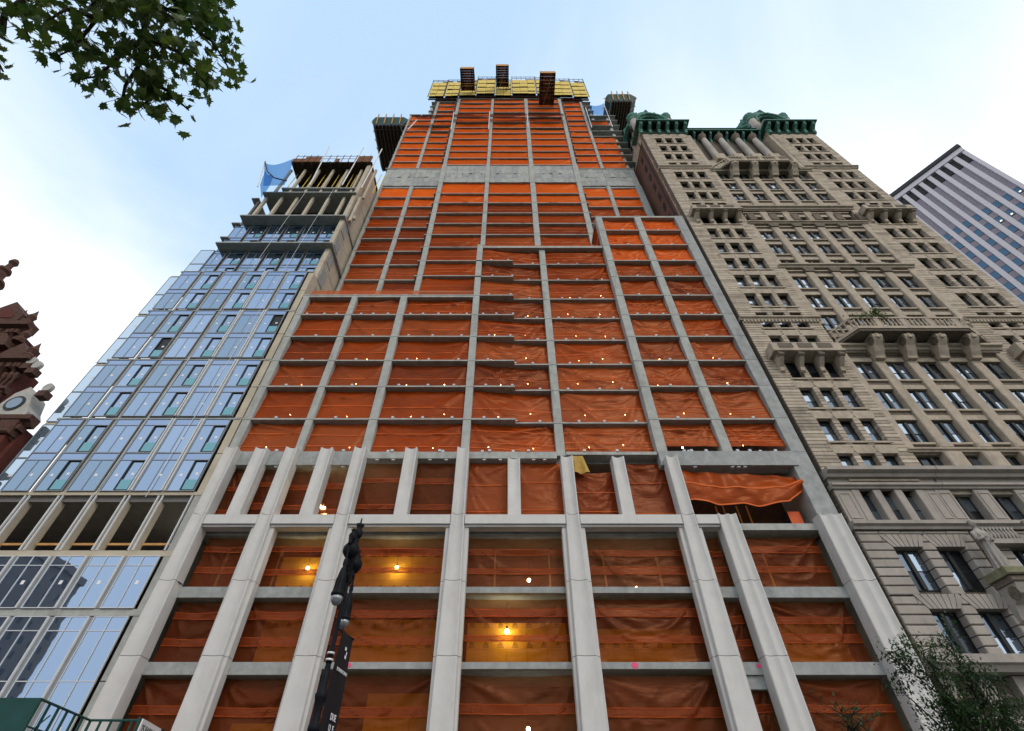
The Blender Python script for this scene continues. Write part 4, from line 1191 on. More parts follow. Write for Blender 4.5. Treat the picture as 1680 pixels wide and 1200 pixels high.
# ------------------------------------------------------------------ the limestone skyscraper on the right
BS = root('stone_skyscraper', (41,33,0), 'old limestone skyscraper with rusticated wings and green copper cupolas, right of the netted tower', 'building')
def sp(name, m, mats=M_STONE, smooth=False): return m.obj(name, mats, BS, smooth)
XL, XP, XQ, XE = 25.05, 33.3, 49.0, 57.3           # left wing 25.05-33.3, centre, right wing 49-57.3
ROWS = [24.5+3.64*k for k in range(20)]
panes_src = [M_WIN_L, M_WIN_M, M_WIN_D]
def win_mesh(W, H, double):
    f = 0.055
    g = MB(); g.box(0,f,0,0.1,0,H); g.box(W-f,W,0,0.1,0,H); g.box(f,W-f,0,0.1,0,f); g.box(f,W-f,0,0.1,H-f,H)
    g.box(f,W-f,0.02,0.1,H*0.48-0.035,H*0.48+0.035)
    if double: g.box(W/2-0.13,W/2+0.13,-0.10,0.1,0.056,H-0.056)
    fm = g.mesh('window', M_FRAME)
    P = {}
    for mi, mm in enumerate(panes_src):
        for si, (za, zb) in enumerate(((f,H*0.48-0.035),(H*0.48+0.035,H-f))):
            if double:
                for hi, (xa, xb) in enumerate(((f,W/2-0.13),(W/2+0.13,W-f))):
                    P[(mi,si,hi)] = MB().quad((xa,0.05,za),(xb,0.05,za),(xb,0.05,zb),(xa,0.05,zb)).mesh('pane', mm)
            else:
                P[(mi,si,0)] = MB().quad((f,0.05,za),(W-f,0.05,za),(W-f,0.05,zb),(f,0.05,zb)).mesh('pane', mm)
    return fm, P
WS = win_mesh(1.3, 2.4, False)
WDb = win_mesh(1.9, 2.3, True)
WB = win_mesh(2.0, 2.7, True)
def put_win(src, x, y, z, double, bright=(0.38,0.4)):
    o = link('window', src[0], BS); o.location = (x,y,z)
    for si in (0,1):
        for hi in ((0,1) if double else (0,)):
            q = rnd.random(); mi = 0 if q < bright[0] else (1 if q < bright[0]+bright[1] else 2)
            c = link('pane', src[1][(mi,si,hi)], o, local=True)
            c.rotation_euler = (rnd.uniform(-0.03,0.03)*0.4,0,rnd.uniform(-0.05,0.05)*0.4)
    return o

CH = 0.364; GAP = 0.036
def wing(x0, nm):
    """rusticated wall of a wing: every course its own band, broken by the windows"""
    wx = [x0+1.88, x0+3.73, x0+5.58]
    g = MB(); x1 = x0+8.2
    def spans(z0, z1):
        cuts = []
        for zt in ROWS:
            if z0 < zt-0.02 and z1 > zt-2.38: cuts = [(a_, a_+1.3) for a_ in wx]
        out = []; c = x0
        for a_, b_ in cuts: out.append((c, a_)); c = b_
        out.append((c, x1)); return out
    z = 22.88
    while z < 95.2:
        for xa, xb in spans(z+0.01, z+CH-0.01):
            o = rnd.uniform(-0.008,0.008)
            nb_ = max(1, round((xb-xa)/1.45)); wb_ = (xb-xa)/nb_
            for q_ in range(nb_):
                ea = 0 if q_ == 0 else 0.004; eb = 0 if q_ == nb_-1 else 0.004
                g.bev(xa+q_*wb_+ea, xa+(q_+1)*wb_-eb, 33.0+o, 34.2, z+GAP/2, z+CH-GAP/2, 0.018, rnd.choice((0,0,0,2,2,3)))
            g.box(xa+0.02, xb-0.02 if xb < x1-0.1 else xb-0.03, 33.07, 34.2, z-GAP/2-0.002, z+GAP/2+0.002, 1)
        z += CH
    tag(sp('stone_courses', g, [M_STONE, M_STONE_D, M_STONE2, M_STONE3]), kind='stuff')
    for k, zt in enumerate(ROWS):
        for a_ in wx:
            put_win(WS, a_, 33.5, zt-2.4, False, (0.40,0.38) if k < 6 else (0.22,0.4) if k < 10 else (0.03,0.15))  # darker panes higher up stand for the shade in the recesses
        if k not in (5,12):
            lt = MB()
            for a_ in wx:
                lt.prism_y([(a_-0.12,zt+0.02),(a_+1.42,zt+0.02),(a_+1.65,zt+0.74),(a_-0.35,zt+0.74)], 32.972, 33.4)
            sp('flat_arch', lt)
        sp('window_sill', MB().box(wx[0]-0.25, wx[2]+1.55, 32.93, 33.5, zt-2.58, zt-2.41))
    def ledge(z, h, out, mats=M_STONE, name='cornice'):
        sp(name, MB().prism_x([(33.2,z),(33.0-out*0.35,z),(33.0-out*0.5,z+h*0.4),(33.0-out,z+h*0.6),(33.0-out,z+h),(33.2,z+h)], x0-out*0.6, x1+out*0.6), mats)
    ledge(41.5, 0.45, 0.35); ledge(80.4, 0.55, 0.4)
    dn = MB()
    for k in range(22): dn.box(x0+0.1+k*0.37, x0+0.3+k*0.37, 32.82, 33.1, 41.15, 41.48)
    tag(sp('dentil_band', dn), kind='stuff')
    # bracketed stone balconies
    for zb, in ((35.55,),(64.3,)):
        sp('balcony_floor', MB().bev(x0+0.6, x1-0.6, 31.75, 33.05, zb, zb+0.3, 0.04))
        sp('balcony_front', MB().bev(x0+0.7, x1-0.7, 31.85, 32.1, zb+0.303, zb+1.25, 0.03))
        for xx in (x0+0.7, x1-0.95): sp('balcony_side', MB().box(xx, xx+0.25, 32.103, 33.05, zb+0.303, zb+1.25))
        for k in range(3):
            xx = x0+1.35+k*1.9
            sp('carved_panel', MB().box(xx, xx+1.4, 31.80, 31.9, zb+0.5, zb+1.1), M_STONE_D)
        for k in range(4):
            xx = x0+1.0+k*1.93
            sp('corbel', MB().prism_x([(33.05,zb-1.9),(32.75,zb-1.75),(32.7,zb-1.3),(32.2,zb-0.85),(31.95,zb-0.6),(31.9,zb-0.02),(33.05,zb-0.02)], xx, xx+0.42))
            sp('corbel_scroll', MB().prism_x([(31.98+0.24*math.cos(t*0.7),zb-0.36+0.24*math.sin(t*0.7)) for t in range(9)], xx-0.05, xx+0.47), M_STONE_D)
    return wx
wing(XL, 'left'); wing(XE-8.2, 'right')
sp('rear_wall', MB().box(XL+1.05, XE-0.05, 34.3, 60, 0.2, 95.5), M_STONE_D)

# centre: five bays between stone piers, in groups of storeys
cx = [XP+0.55+3.14*k for k in range(5)]              # left edge of the windows
groups = [(23.0,28.9-1.0),(24.9,37.0),(42.0,51.2),(52.1,62.2),(66.6,79.2)]
for k in range(20):
    zt = ROWS[k]-0.1
    if zt > 80: continue
    if k in (11,): zt -= 0.3
    for b_ in cx:
        put_win(WDb, b_, 33.46, zt-2.3, True, (0.40,0.4) if k < 6 else (0.28,0.45) if k < 11 else (0.1,0.35))  # pane tone by storey paints in sky reflection below, shaded recesses above
        sp('sill_course', MB().bev(b_-0.3, b_+2.2, 33.1, 33.8, zt-2.55, zt-2.31, 0.03))
        sp('carved_band', MB().box(b_-0.15, b_+2.05, 33.28, 33.8, zt-2.95, zt-2.553), M_STONE_D)
        sp('spandrel_panel', MB().bev(b_-0.2, b_+2.1, 33.22, 33.9, zt-3.6+0.06+0.04, zt-2.953, 0.02))
def centre_pier(x, z0, z1, w_=1.24, cap=True):
    o = sp('pier', MB().bev(x-w_/2+0.14, x+w_/2-0.14, 32.98, 33.75, z0+0.6, z1-0.75, 0.06))
    sp('pier_base', MB().bev(x-w_/2+0.02, x+w_/2-0.02, 32.8, 33.75, z0, z0+0.597, 0.12))
    if cap:
        sp('capital', MB().prism_y([(x-w_/2+0.12,z1-0.747),(x+w_/2-0.12,z1-0.747),(x+w_/2+0.05,z1-0.22),(x+w_/2+0.05,z1),(x-w_/2-0.05,z1),(x-w_/2-0.05,z1-0.22)], 32.85, 33.7), M_STONE_D)
px_ = [c-0.62 for c in cx[1:]]
for z0, z1 in ((24.95,36.75),(41.0,51.4),(52.0,62.1),(66.9,79.2)):
    for x in px_: centre_pier(x, z0, z1)
    for x in (XP+0.1, XQ-0.1): sp('pier', MB().bev(x-0.35, x+0.35, 33.0, 33.75, z0, z1, 0.05))
for x in px_: sp('pedestal', MB().bev(x-0.75, x+0.75, 32.75, 33.75, 22.9, 24.6, 0.1))
for z0, z1 in ((37.6,41.0),(62.4,66.2)):
    for x in px_: sp('pier', MB().bev(x-0.5, x+0.5, 33.05, 33.75, z0, z1-0.1, 0.05))
def cledge(z, h, out, mats=M_STONE):
    sp('cornice', MB().prism_x([(33.6,z),(33.0-out*0.3,z),(33.0-out*0.45,z+h*0.4),(33.0-out,z+h*0.6),(33.0-out,z+h),(33.6,z+h)], XP-0.35, XQ+0.45), mats)
for z, h, o in ((24.62,0.32,0.25),(36.8,0.6,0.5),(51.45,0.5,0.4),(62.15,0.4,0.35),(66.15,0.6,0.5),(79.25,0.5,0.4)): cledge(z, h, o)
for z in (36.45,62.5,65.85,79.8):
    sp('carved_frieze', MB().box(XP+0.1, XQ-0.05, 32.93, 33.5, z, z+0.33), M_STONE_D)
for k in range(6):
    x = XP+0.5+k*3.05
    sp('carved_panel', MB().box(x-0.05, x+0.9, 32.88, 33.2, 63.2, 64.9), M_STONE_D)

# canted balconies on scrolled brackets
def canted_balcony(z, xa, xb, xw0, xw1, yf):
    poly = [(xw0,33.0),(xa,yf),(xb,yf),(xw1,33.0)]
    sp('balcony_floor', MB().prism_z(poly, z-0.35, z))
    pin = [(xw0+0.1,33.0),(xa+0.06,yf+0.12),(xb-0.06,yf+0.12),(xw1-0.1,33.0)]
    sp('balcony_moulding', MB().prism_z(pin, z-0.6, z-0.353), M_STONE_D)
    segs = list(zip(poly[:-1], poly[1:]))
    for (ax, ay), (bx, by) in segs:
        d = Vector((bx-ax, by-ay)); Ln = d.length; n_ = int(Ln/0.42)
        sp('hand_rail', MB().prism_z([(ax,ay),(bx,by),(bx,by+0.28),(ax,ay+0.28)], z+1.15, z+1.38))
        bl = MB()
        for k in range(n_):
            t = (k+0.5)/n_
            if k % 6 == 5: continue
            c = (ax+d.x*t, ay+d.y*t+0.14, z+0.003)
            bl.lathe([(0.09,0),(0.055,0.12),(0.125,0.42),(0.06,0.78),(0.09,0.95),(0.09,1.14)], c, 6)
        tag(sp('balusters', bl, M_STONE, True), kind='stuff')
        for k in range(n_):
            if k % 6 == 5:
                t = (k+0.5)/n_; X = ax+d.x*t; Y = ay+d.y*t
                sp('rail_pedestal', MB().bev(X-0.28, X+0.28, Y+0.02, Y+0.3, z+0.003, z+1.147, 0.03))
    for x in px_:
        prof = [(33.1,z-2.95),(32.62,z-2.92),(32.52,z-2.65),(32.25,z-2.3),(31.95,z-1.8),(31.6,z-1.4),(31.38,z-1.05),(31.36,z-0.8),(31.5,z-0.603),(33.1,z-0.603)]
        sp('scroll_bracket', MB().prism_x(prof, x-0.48, x+0.48))
        for sx in (-0.52, 0.5):
            sp('volute', MB().prism_x([(31.95+0.45*math.cos(q*0.52),z-1.25+0.45*math.sin(q*0.52)) for q in range(12)], x+sx, x+sx+0.03 if sx > 0 else x+sx+0.035), M_STONE_D)
        sp('bracket_flute', MB().box(x-0.16, x+0.16, 31.33, 31.9, z-1.25, z-0.7))
canted_balcony(38.3, 34.7, 45.6, 33.45, 49.0, 31.0)
canted_balcony(79.7+0.4, 36.0, 45.2, 34.0, 48.3, 31.4)
t = root('balcony_plant', (36.6,31.4,38.3), 'small green bush growing on the big canted stone balcony', 'plant')
lg = MB()
for k in range(700):
    p = Vector((rnd.gauss(0,0.9), rnd.gauss(0,0.25), abs(rnd.gauss(0,0.5))+1.1))
    if rnd.random() < 0.45: p = Vector((1.3+rnd.gauss(0,0.3), rnd.gauss(0,0.25), 1.1+rnd.random()*1.9))
    p += Vector((36.6,31.3,38.3)); u = Vector((rnd.uniform(-1,1),rnd.uniform(-1,1),rnd.uniform(-1,1))).normalized()*0.16; v = u.orthogonal().normalized()*0.09
    lg.quad(p-u, p-v, p+u, p+v)
tag(lg.obj('foliage', M_LEAF, t), kind='stuff')
MB().path([(36.8,31.4,38.3),(37.7,31.3,40.5)],[0.06,0.02]).obj('stem', M_BARK, t)

# loggia with giant columns under the copper cornice
sp('loggia_back', MB().box(XP, XQ, 36.0, 36.3, 80.0, 96), M_STONE_D)
for k in range(3):
    for b_ in cx: put_win(WDb, b_, 35.85, 83.2+k*3.9, True, (0.1,0.5))
sp('loggia_parapet', MB().box(XP, XQ, 33.4, 33.8, 80.1, 84.6))
for x in px_+[]:
    sp('column_pedestal', MB().bev(x-0.85, x+0.85, 32.75, 34.3, 84.0, 86.1, 0.08))
    sp('column_shaft', MB().lathe([(0.72,86.1),(0.72,86.5),(0.58,86.6),(0.56,90),(0.48,94.4)], (x,33.6,0), 18), M_STONE_B, True)
    sp('capital', MB().lathe([(0.48,94.4),(0.54,94.6),(0.62,95.2),(0.78,95.7),(0.78,95.9)], (x,33.6,0), 12), M_STONE_D, True)
for x in (XP-0.02, XQ-0.6): sp('pilaster', MB().box(x, x+0.62, 33.03, 36.0, 81.0, 95.2))
# copper cornices
def copper_cornice(x0, x1, y, zt, big):
    sp('cornice_slab', MB().box(x0-0.9, x1+0.9, y-1.7, 36, zt, zt+0.35), M_COPPER)
    sp('cornice_attic', MB().box(x0-0.6, x1+0.6, y-1.3, 36, zt+0.353, zt+1.3), M_STONE_B if big else M_COPPER)
    n_ = 6 if big else 10
    for k in range(n_):
        x = x0-0.3+k*(x1-x0+0.2)/(n_-1)
        sp('cornice_bracket', MB().prism_x([(y+0.05,zt-2.6),(y-0.35,zt-2.4),(y-0.5,zt-1.4),(y-1.3,zt-0.8),(y-1.5,zt-0.003),(y+0.05,zt-0.003)], x, x+(0.48 if big else 0.3)), M_COPPER)
    sp('cornice_soffit', MB().box(x0-0.4, x1+0.4, y-1.4, y+0.02, zt-0.06, zt-0.004), M_FRAME)  # near-black colour stands for the shade under the slab
    sp('cornice_painted_shade', MB().box(x0+0.02, x1-0.02, y-0.06, y+0.05, zt-2.2, zt-0.07), M_COPPER_D)  # dark fill board paints the shade between the brackets
    if not big:
        sp('cornice_beam', MB().box(x0, x1, y-0.3, y+0.8, zt-2.9, zt-2.3), M_COPPER)
        sp('ridge_crest', MB().prism_x([(y-1.6,zt+1.303),(y-1.2,zt+1.8),(y+1,zt+1.303)], x0, x1), M_COPPER)
copper_cornice(XL, XP-0.1, 33.0, 98.2, True); copper_cornice(XE-8.2, XE-0.1, 33.0, 98.2, True)
copper_cornice(XP+0.9, XE-9.2, 34.9, 98.6, False)
for x0 in (XL, XE-8.2):
    sp('attic_wall', MB().box(x0, x0+8.2, 33.05, 41.5, 95.3, 99.4), M_STONE)
    # open cupola: four corner columns, copper arches, low dome
    X0, X1, Y0, Y1 = x0+0.55, x0+7.4, 34.2, 41.0
    for X in (X0, X1):
        for Y in (Y0, Y1):
            sp('cupola_column', MB().lathe([(0.78,99.3),(0.78,106.0)], (X,Y,0), 16), M_STONE_B, True)
            sp('copper_capital', MB().lathe([(0.78,106.003),(0.95,106.2),(0.85,106.9),(1.12,107.7),(1.12,108.3),(0.7,108.7)], (X,Y,0), 10), M_COPPER)
    def arch(pts_f):
        g = MB(); n = 14
        for (r0, r1, o0, o1) in ((2.85,3.25,-0.45,0.35),(2.5,2.84,-0.1,0.4)):
            V = []
            for i in range(n+1):
                t = math.pi*i/n
                for r_, o_ in ((r0,o0),(r1,o0),(r1,o1),(r0,o1)): V.append(pts_f(r_*math.cos(t)*1.0, 104.2+r_*1.45*math.sin(t), o_))
            Fc = [(4*i+j, 4*i+(j+1)%4, 4*(i+1)+(j+1)%4, 4*(i+1)+j) for i in range(n) for j in range(4)]
            g.add(V, Fc)
        sp('copper_arch', g, M_COPPER, True)
    xm, ym = (X0+X1)/2, (Y0+Y1)/2
    arch(lambda a_, z, o: (xm+a_, Y0-0.4+o, z)); arch(lambda a_, z, o: (X0-0.4+o, ym+a_, z))
    arch(lambda a_, z, o: (X1+0.4-o, ym+a_, z))
    g = MB(); g.box(X0+0.4, X1-0.4, Y0+0.6, Y1-0.6, 99.3, 109.5)
    sp('cupola_drum', g, M_STONE_B)
    for k in range(3):
        for zz in (101.0,104.0,106.8):
            sp('cupola_opening', MB().box(X0+1.3+k*1.7, X0+2.2+k*1.7, Y0+0.52, Y0+0.595, zz, zz+2.3), M_FRAME)
            sp('cupola_opening', MB().box(X0+0.33, X0+0.395, Y0+1.3+k*1.7, Y0+2.2+k*1.7, zz, zz+2.3), M_FRAME)
    prof = [(3.95*math.cos(q), 109.8+4.4*math.sin(q)) for q in [i*math.pi/2/8 for i in range(9)]]
    prof = [(3.95,109.0)]+prof[:-1]+[(0.3,114.2),(0.25,115.6),(0.02,116.2)]
    sp('copper_dome', MB().lathe(prof, (xm,ym,0), 24), M_COPPER, True)
    for k in range(12):
        t = 2*math.pi*k/12; c, s = math.cos(t), math.sin(t)
        sp('dome_rib', MB().path([(xm+c*4.05,ym+s*4.05,109.0),(xm+c*3.85,ym+s*3.85,111.4),(xm+c*2.6,ym+s*2.6,113.4),(xm+c*0.9,ym+s*0.9,114.3)],[0.22,0.2,0.16,0.1],5), M_COPPER)
# brown brick flank
sp('flank_wall', MB().box(XL+0.12, XL+1.0, 33.9, 46, 22, 98), M_BRICK_B)
sp('flank_wall', MB().box(XL+0.10, XL+1.0, 34.0, 60, 0.2, 22), M_BRICK_B)
for zt in ROWS[9:]:
    for y in (36.2, 43.3):
        sp('flank_window', MB().box(XL+0.085, XL+0.118, y, y+0.85, zt-2.1, zt-0.2), M_FRAME)
sp('drain_pipe', MB().tube((XL-0.02,35.1,60),(XL-0.02,35.1,97),0.12,n=6), M_DARK)
g = MB()
z = 1.0
while z < 97:
    g.box(XL-0.03, XL+0.11, 33.1, 33.95 if int(z*2) % 2 else 33.7, z, z+0.33); z += 0.364
tag(sp('corner_quoins', g, M_STONE_D), kind='stuff')

# lower storeys: pilastered mezzanine, rusticated base of single blocks
def lledge(x0, x1, z, h, out, m=M_STONE_B):
    sp('cornice', MB().prism_x([(33.3,z),(33.0-out*0.4,z),(33.0-out*0.5,z+h*0.35),(33.0-out,z+h*0.55),(33.0-out,z+h),(33.3,z+h)], x0, x1), m)
for x0, x1 in ((XL-0.1,XP+0.15),(XP+0.2,XQ-0.2),(XQ-0.15,XE)):
    lledge(x0, x1, 22.15, 0.7, 0.75); lledge(x0, x1, 21.2, 0.4, 0.35); lledge(x0, x1, 17.9, 0.55, 0.45)
    sp('frieze', MB().box(x0+0.1, x1-0.05, 33.06, 33.6, 21.61, 22.148), M_STONE_B)
for x0 in (XL, XE-8.2):
    for k in range(3):
        put_win(WS, x0+1.98+k*1.65, 33.6, 18.6, False, (0.45,0.4))
    for k in range(4):
        sp('pilaster', MB().bev(x0+1.55+k*1.65-0.2, x0+1.55+k*1.65+0.42, 32.96, 33.8, 18.46, 21.19, 0.05), M_STONE_B)
    for xa, xb in ((x0+0.05,x0+1.33),(x0+6.95,x0+8.1)):
        sp('wall_panel', MB().box(xa, xb, 33.02, 33.9, 18.46, 21.19), M_STONE_B)
        for q in ((xa+0.2,xa+0.28,18.8,20.9),(xb-0.28,xb-0.2,18.8,20.9),(xa+0.281,xb-0.281,18.8,18.88),(xa+0.281,xb-0.281,20.82,20.9)):
            sp('panel_moulding', MB().box(q[0],q[1],32.97,33.1,q[2],q[3]), M_STONE_B)
for b_ in cx:
    put_win(WDb, b_, 33.65, 18.6, True, (0.4,0.4))
for x in px_+[XP+0.1]:
    sp('pilaster', MB().bev(x-0.6, x+0.6, 32.96, 33.8, 18.46, 21.19, 0.05), M_STONE_B)
    for q in ((x-0.42,x-0.35,18.75,20.9),(x+0.35,x+0.42,18.75,20.9),(x-0.349,x+0.349,18.75,18.83),(x-0.349,x+0.349,20.82,20.9)):
        sp('panel_moulding', MB().box(q[0],q[1],32.91,33.0,q[2],q[3]), M_STONE_B)
BH = 0.60
def blocks(x0, x1, opens, z0, z1, arch_rows):
    """coursed ashlar, one object per block; openings (xa, xb, za, zb)"""
    z = z0; r_ = 0
    while z < z1-0.05:
        segs = []; c = x0
        for xa, xb, za, zb in sorted(opens):
            if z+0.05 < zb and z+BH-0.05 > za: segs.append((c, xa)); c = xb
        segs.append((c, x1))
        for xa, xb in segs:
            n_ = max(1, round((xb-xa)/1.5)); off = 0.0
            wd = (xb-xa)/n_
            for k in range(n_):
                o = rnd.uniform(-0.02,0.02)
                sp('stone_block', MB().bev(xa+k*wd+0.015, xa+(k+1)*wd-0.015, 33.0+o, 33.75, z+0.03, min(z+BH,z1)-0.03, 0.05), rnd.choice((M_STONE_B,M_STONE_B,M_STONE_B2)))
        z += BH; r_ += 1
def voussoirs(x0, x1, za, zb):
    n_ = 7; xm = (x0+x1)/2
    for k in range(n_):
        a0 = x0-0.05+(x1-x0+0.1)*k/n_; a1 = x0-0.05+(x1-x0+0.1)*(k+1)/n_
        f = 1.55
        b0 = xm+(a0-xm)*f; b1 = xm+(a1-xm)*f
        sp('voussoir', MB().prism_y([(a0+0.025,za),(a1-0.025,za),(b1-0.035,zb),(b0+0.035,zb)], 32.96, 33.7), M_STONE_B)
for x0, x1 in ((XL+0.02, XP-0.1),(XP+0.1, XQ)):
    op = []
    xs_ = [x0+2.1, x0+5.1] if x0 < 30 else [XP+2.0+3.1*k for k in range(4)]
    for xa in xs_:
        for zt in (16.6, 12.5):
            put_win(WB, xa, 33.62, zt-2.72, True, (0.5,0.3)) ; op.append((xa, xa+2.0, zt-2.72, zt))
    blocks(x0, x1, op, 9.8, 13.35, None); blocks(x0, x1, op, 13.4, 17.85, None)
    for xa in xs_:
        for zt in (16.6, 12.5): voussoirs(xa, xa+2.0, zt+0.05, zt+0.95)
    sp('backing_wall', MB().box(x0, x1, 33.72, 34.2, 0.2, 17.8), M_STONE_D)
    sp('cornice', MB().prism_x([(33.5,8.9),(32.4,8.9),(32.2,9.2),(32.0,9.3),(32.0,9.75),(33.5,9.75)], x0-0.2, x1+0.1), M_STONE_B)
    n_ = int((x1-x0)/2.2)
    for k in range(n_):
        xx = x0+0.3+k*2.2
        sp('pilaster', MB().box(xx, xx+0.8, 33.1, 33.7, 6.9, 8.85), M_STONE_B)
        sp('carved_panel', MB().lathe([(0.02,-0.12),(0.34,-0.1),(0.38,0),(0.3,0.1)], (xx+1.5,33.6,7.9), 12), M_STONE_D)
    lledge(x0, x1, 6.2, 0.6, 0.4); lledge(x0, x1, 5.0, 0.7, 0.5)
    for k in range(6): 
        xx = x0+k*(x1-x0)/6
        sp('stone_block', MB().bev(xx+0.02, xx+(x1-x0)/6-0.5, 33.05, 33.7, 3.6, 4.9, 0.05), M_STONE_B)
sp('shop_frame', MB().box(31.0,33.2,32.8,32.95,4.75,4.95), M_GOLD); sp('shop_frame', MB().box(29.2,36,32.6,32.75,3.9,4.0), M_GOLD)

# robed statues on brackets
def statue(x, y, z, lab):
    t = root('statue', (x,y,z), lab, 'statue')
    g = MB(); n = 44; rows = 16; V = []
    for j in range(rows+1):
        v = j/rows; zz = z+2.9*v
        rx = 0.46-0.20*v+0.24*math.exp(-((v-0.88)/0.10)**2); ry = 0.36-0.06*v
        if v > 0.93: rx, ry = 0.34, 0.22
        if j == rows: rx, ry = 0.14, 0.14
        for i in range(n):
            a_ = 2*math.pi*i/n
            fold = 1+(0.20*math.sin(8*a_+0.6*math.sin(5*v))+0.08*math.sin(15*a_+4*v))*max(0.1,1-v*1.05)+0.03*math.sin(11*a_+9*v)
            V.append((x+0.08*math.sin(3*v)+rx*fold*math.cos(a_), y+ry*fold*math.sin(a_), zz))
    g.add(V, [(j*n+i, j*n+(i+1)%n, (j+1)*n+(i+1)%n, (j+1)*n+i) for j in range(rows) for i in range(n)]+[tuple(range(n-1,-1,-1)), tuple(rows*n+i for i in range(n))])
    hx = x+0.02
    g.lathe([(0.13,2.8),(0.10,2.95),(0.10,3.03),(0.15,3.08),(0.19,3.2),(0.205,3.34),(0.17,3.47),(0.05,3.54)], (hx,y-0.03,z), 14)
    g.lathe([(0.02,-0.06),(0.045,0),(0.02,0.12)], (hx,y-0.235,z+3.2), 6)                       # nose
    g.lathe([(0.08,0),(0.21,0.05),(0.22,0.14),(0.10,0.24)], (hx,y+0.02,z+3.36), 12)              # bun of hair
    for s in (-1, 1):                                                                          # bent arms, hands to the chest
        g.path([(x+s*0.38,y,z+2.68),(x+s*0.50,y-0.12,z+2.05),(x+s*0.18,y-0.45,z+2.02-0.1*s)],[0.14,0.12,0.08],8)
        for k in range(4): g.tube((x+s*0.18-0.02*k*s,y-0.45,z+2.06-0.1*s-0.035*k),(x+s*0.02-0.02*k*s,y-0.52,z+2.08-0.1*s-0.035*k),0.02,0.015,5)
    g.obj('robed_figure', M_STONE_D2, t, smooth=True)
    MB().bev(x-0.75,x+0.75,y-0.85,33.1,z-0.5,z-0.003,0.08).obj('plinth', M_MOSS, t)
    MB().bev(x-0.6,x+0.6,y-0.65,33.1,z-0.9,z-0.503,0.08).obj('plinth_moulding', M_STONE_D, t)
    MB().prism_x([(33.1,z-3.0),(32.75,z-2.8),(32.5,z-2.0),(31.7,z-1.5),(31.5,z-0.903),(33.1,z-0.903)],x-0.5,x+0.5).obj('scroll_bracket', M_STONE_B, t)
    for sx in (-0.53,0.5): MB().prism_x([(32.0+0.42*math.cos(q*0.52),z-1.45+0.42*math.sin(q*0.52)) for q in range(12)],x+sx,x+sx+0.03).obj('volute', M_STONE_D, t)
M_STONE_D2 = mat('carved_stone', (0.32,0.30,0.275), 0.9, 0.25, 2.5, 0.4, 8, stain=0.4, stain_col=(0.14,0.13,0.12))
M_MOSS = mat('mossy_stone', (0.19,0.19,0.115), 0.95, 0.4, 3, 0.5)
statue(32.85, 32.05, 14.6, 'robed stone statue on a mossy bracket, left of the carved balustrade')
statue(36.7, 32.05, 14.6, 'robed stone statue right of the carved balustrade, cut by the picture edge')
bl = MB()
for k in range(9): bl.lathe([(0.1,0),(0.06,0.12),(0.13,0.4),(0.06,0.75),(0.1,0.9)], (33.9+k*0.26,32.6,16.95), 6)
tag(sp('balusters', bl, M_STONE_B, True), kind='stuff')
sp('balustrade_sill', MB().box(33.6,36.2,32.3,33.0,16.6,16.93), M_STONE_B)

# ------------------------------------------------------------------ far lavender tower
LT = root('lavender_tower', (129.6,53.6,0), 'pale lavender high rise with long vertical piers far behind the limestone skyscraper', 'building', rotz=math.atan2(0.8135,-0.5816))
HT = 144.0
def lp(name, m, mats=M_LAV): return m.obj(name, mats, LT, local=True)
# local +x runs along the face away from the near corner, the face looks towards +y
lp('shaft', MB().box(0,60,-40,-0.6,0,HT-0.8), M_LAV_D)
BAY = 2.3
def yv(v): return v
lp('roof_edge', MB().box(-0.4,60,-0.6,0.9,HT-0.8,HT+0.6), M_DARK)
lp('roof_band', MB().box(-0.2,60,-0.58,0.55,HT-2.6,HT-0.81))
for k in range(14):
    lp('pier', MB().box(k*BAY-0.38 if k else -0.2, k*BAY+0.62, -0.55, 0.35, 0, HT-2.61))
wlow = MB().box(0,1.26,-0.1,0.02,0,2.1).mesh('window', M_GLASS_T)
fl = MB()
fl.box(-0.06,0,-0.12,0.08,-0.06,2.16); fl.box(1.26,1.32,-0.12,0.08,-0.06,2.16); fl.box(0,1.26,-0.12,0.08,-0.06,0); fl.box(0,1.26,-0.12,0.08,2.1,2.16)
fl_me = fl.mesh('frame', M_ALU)
for k in range(13):
    lp('louvre', MB().box(k*BAY+0.63, (k+1)*BAY-0.39, -0.55, -0.3, HT-6.9, HT-3.0), M_DARK)
    for r_ in range(14):
        z = 118.2-r_*4.55
        if k < 12:
            o = link('window', wlow, LT, local=True); o.location = (k*BAY+0.66,-0.4,z)
            link('frame', fl_me, o, local=True)
        lp('spandrel', MB().box(k*BAY+0.63, (k+1)*BAY-0.39, -0.55, -0.42, z+2.3, z+4.3), M_LAV_D) if r_ < 14 else None
litm = MB().box(0,0.4,0.03,0.05,0,0.3).mesh('ceiling_light', emis('office_light', (1.0,0.8,0.55), 3.0))
for k, r_ in ((0,0),(1,2),(2,1),(3,1),(0,4),(3,5)):
    o = link('ceiling_light', litm, LT, local=True); o.location = (k*BAY+1.0,-0.4,118.2-r_*4.55+0.3)

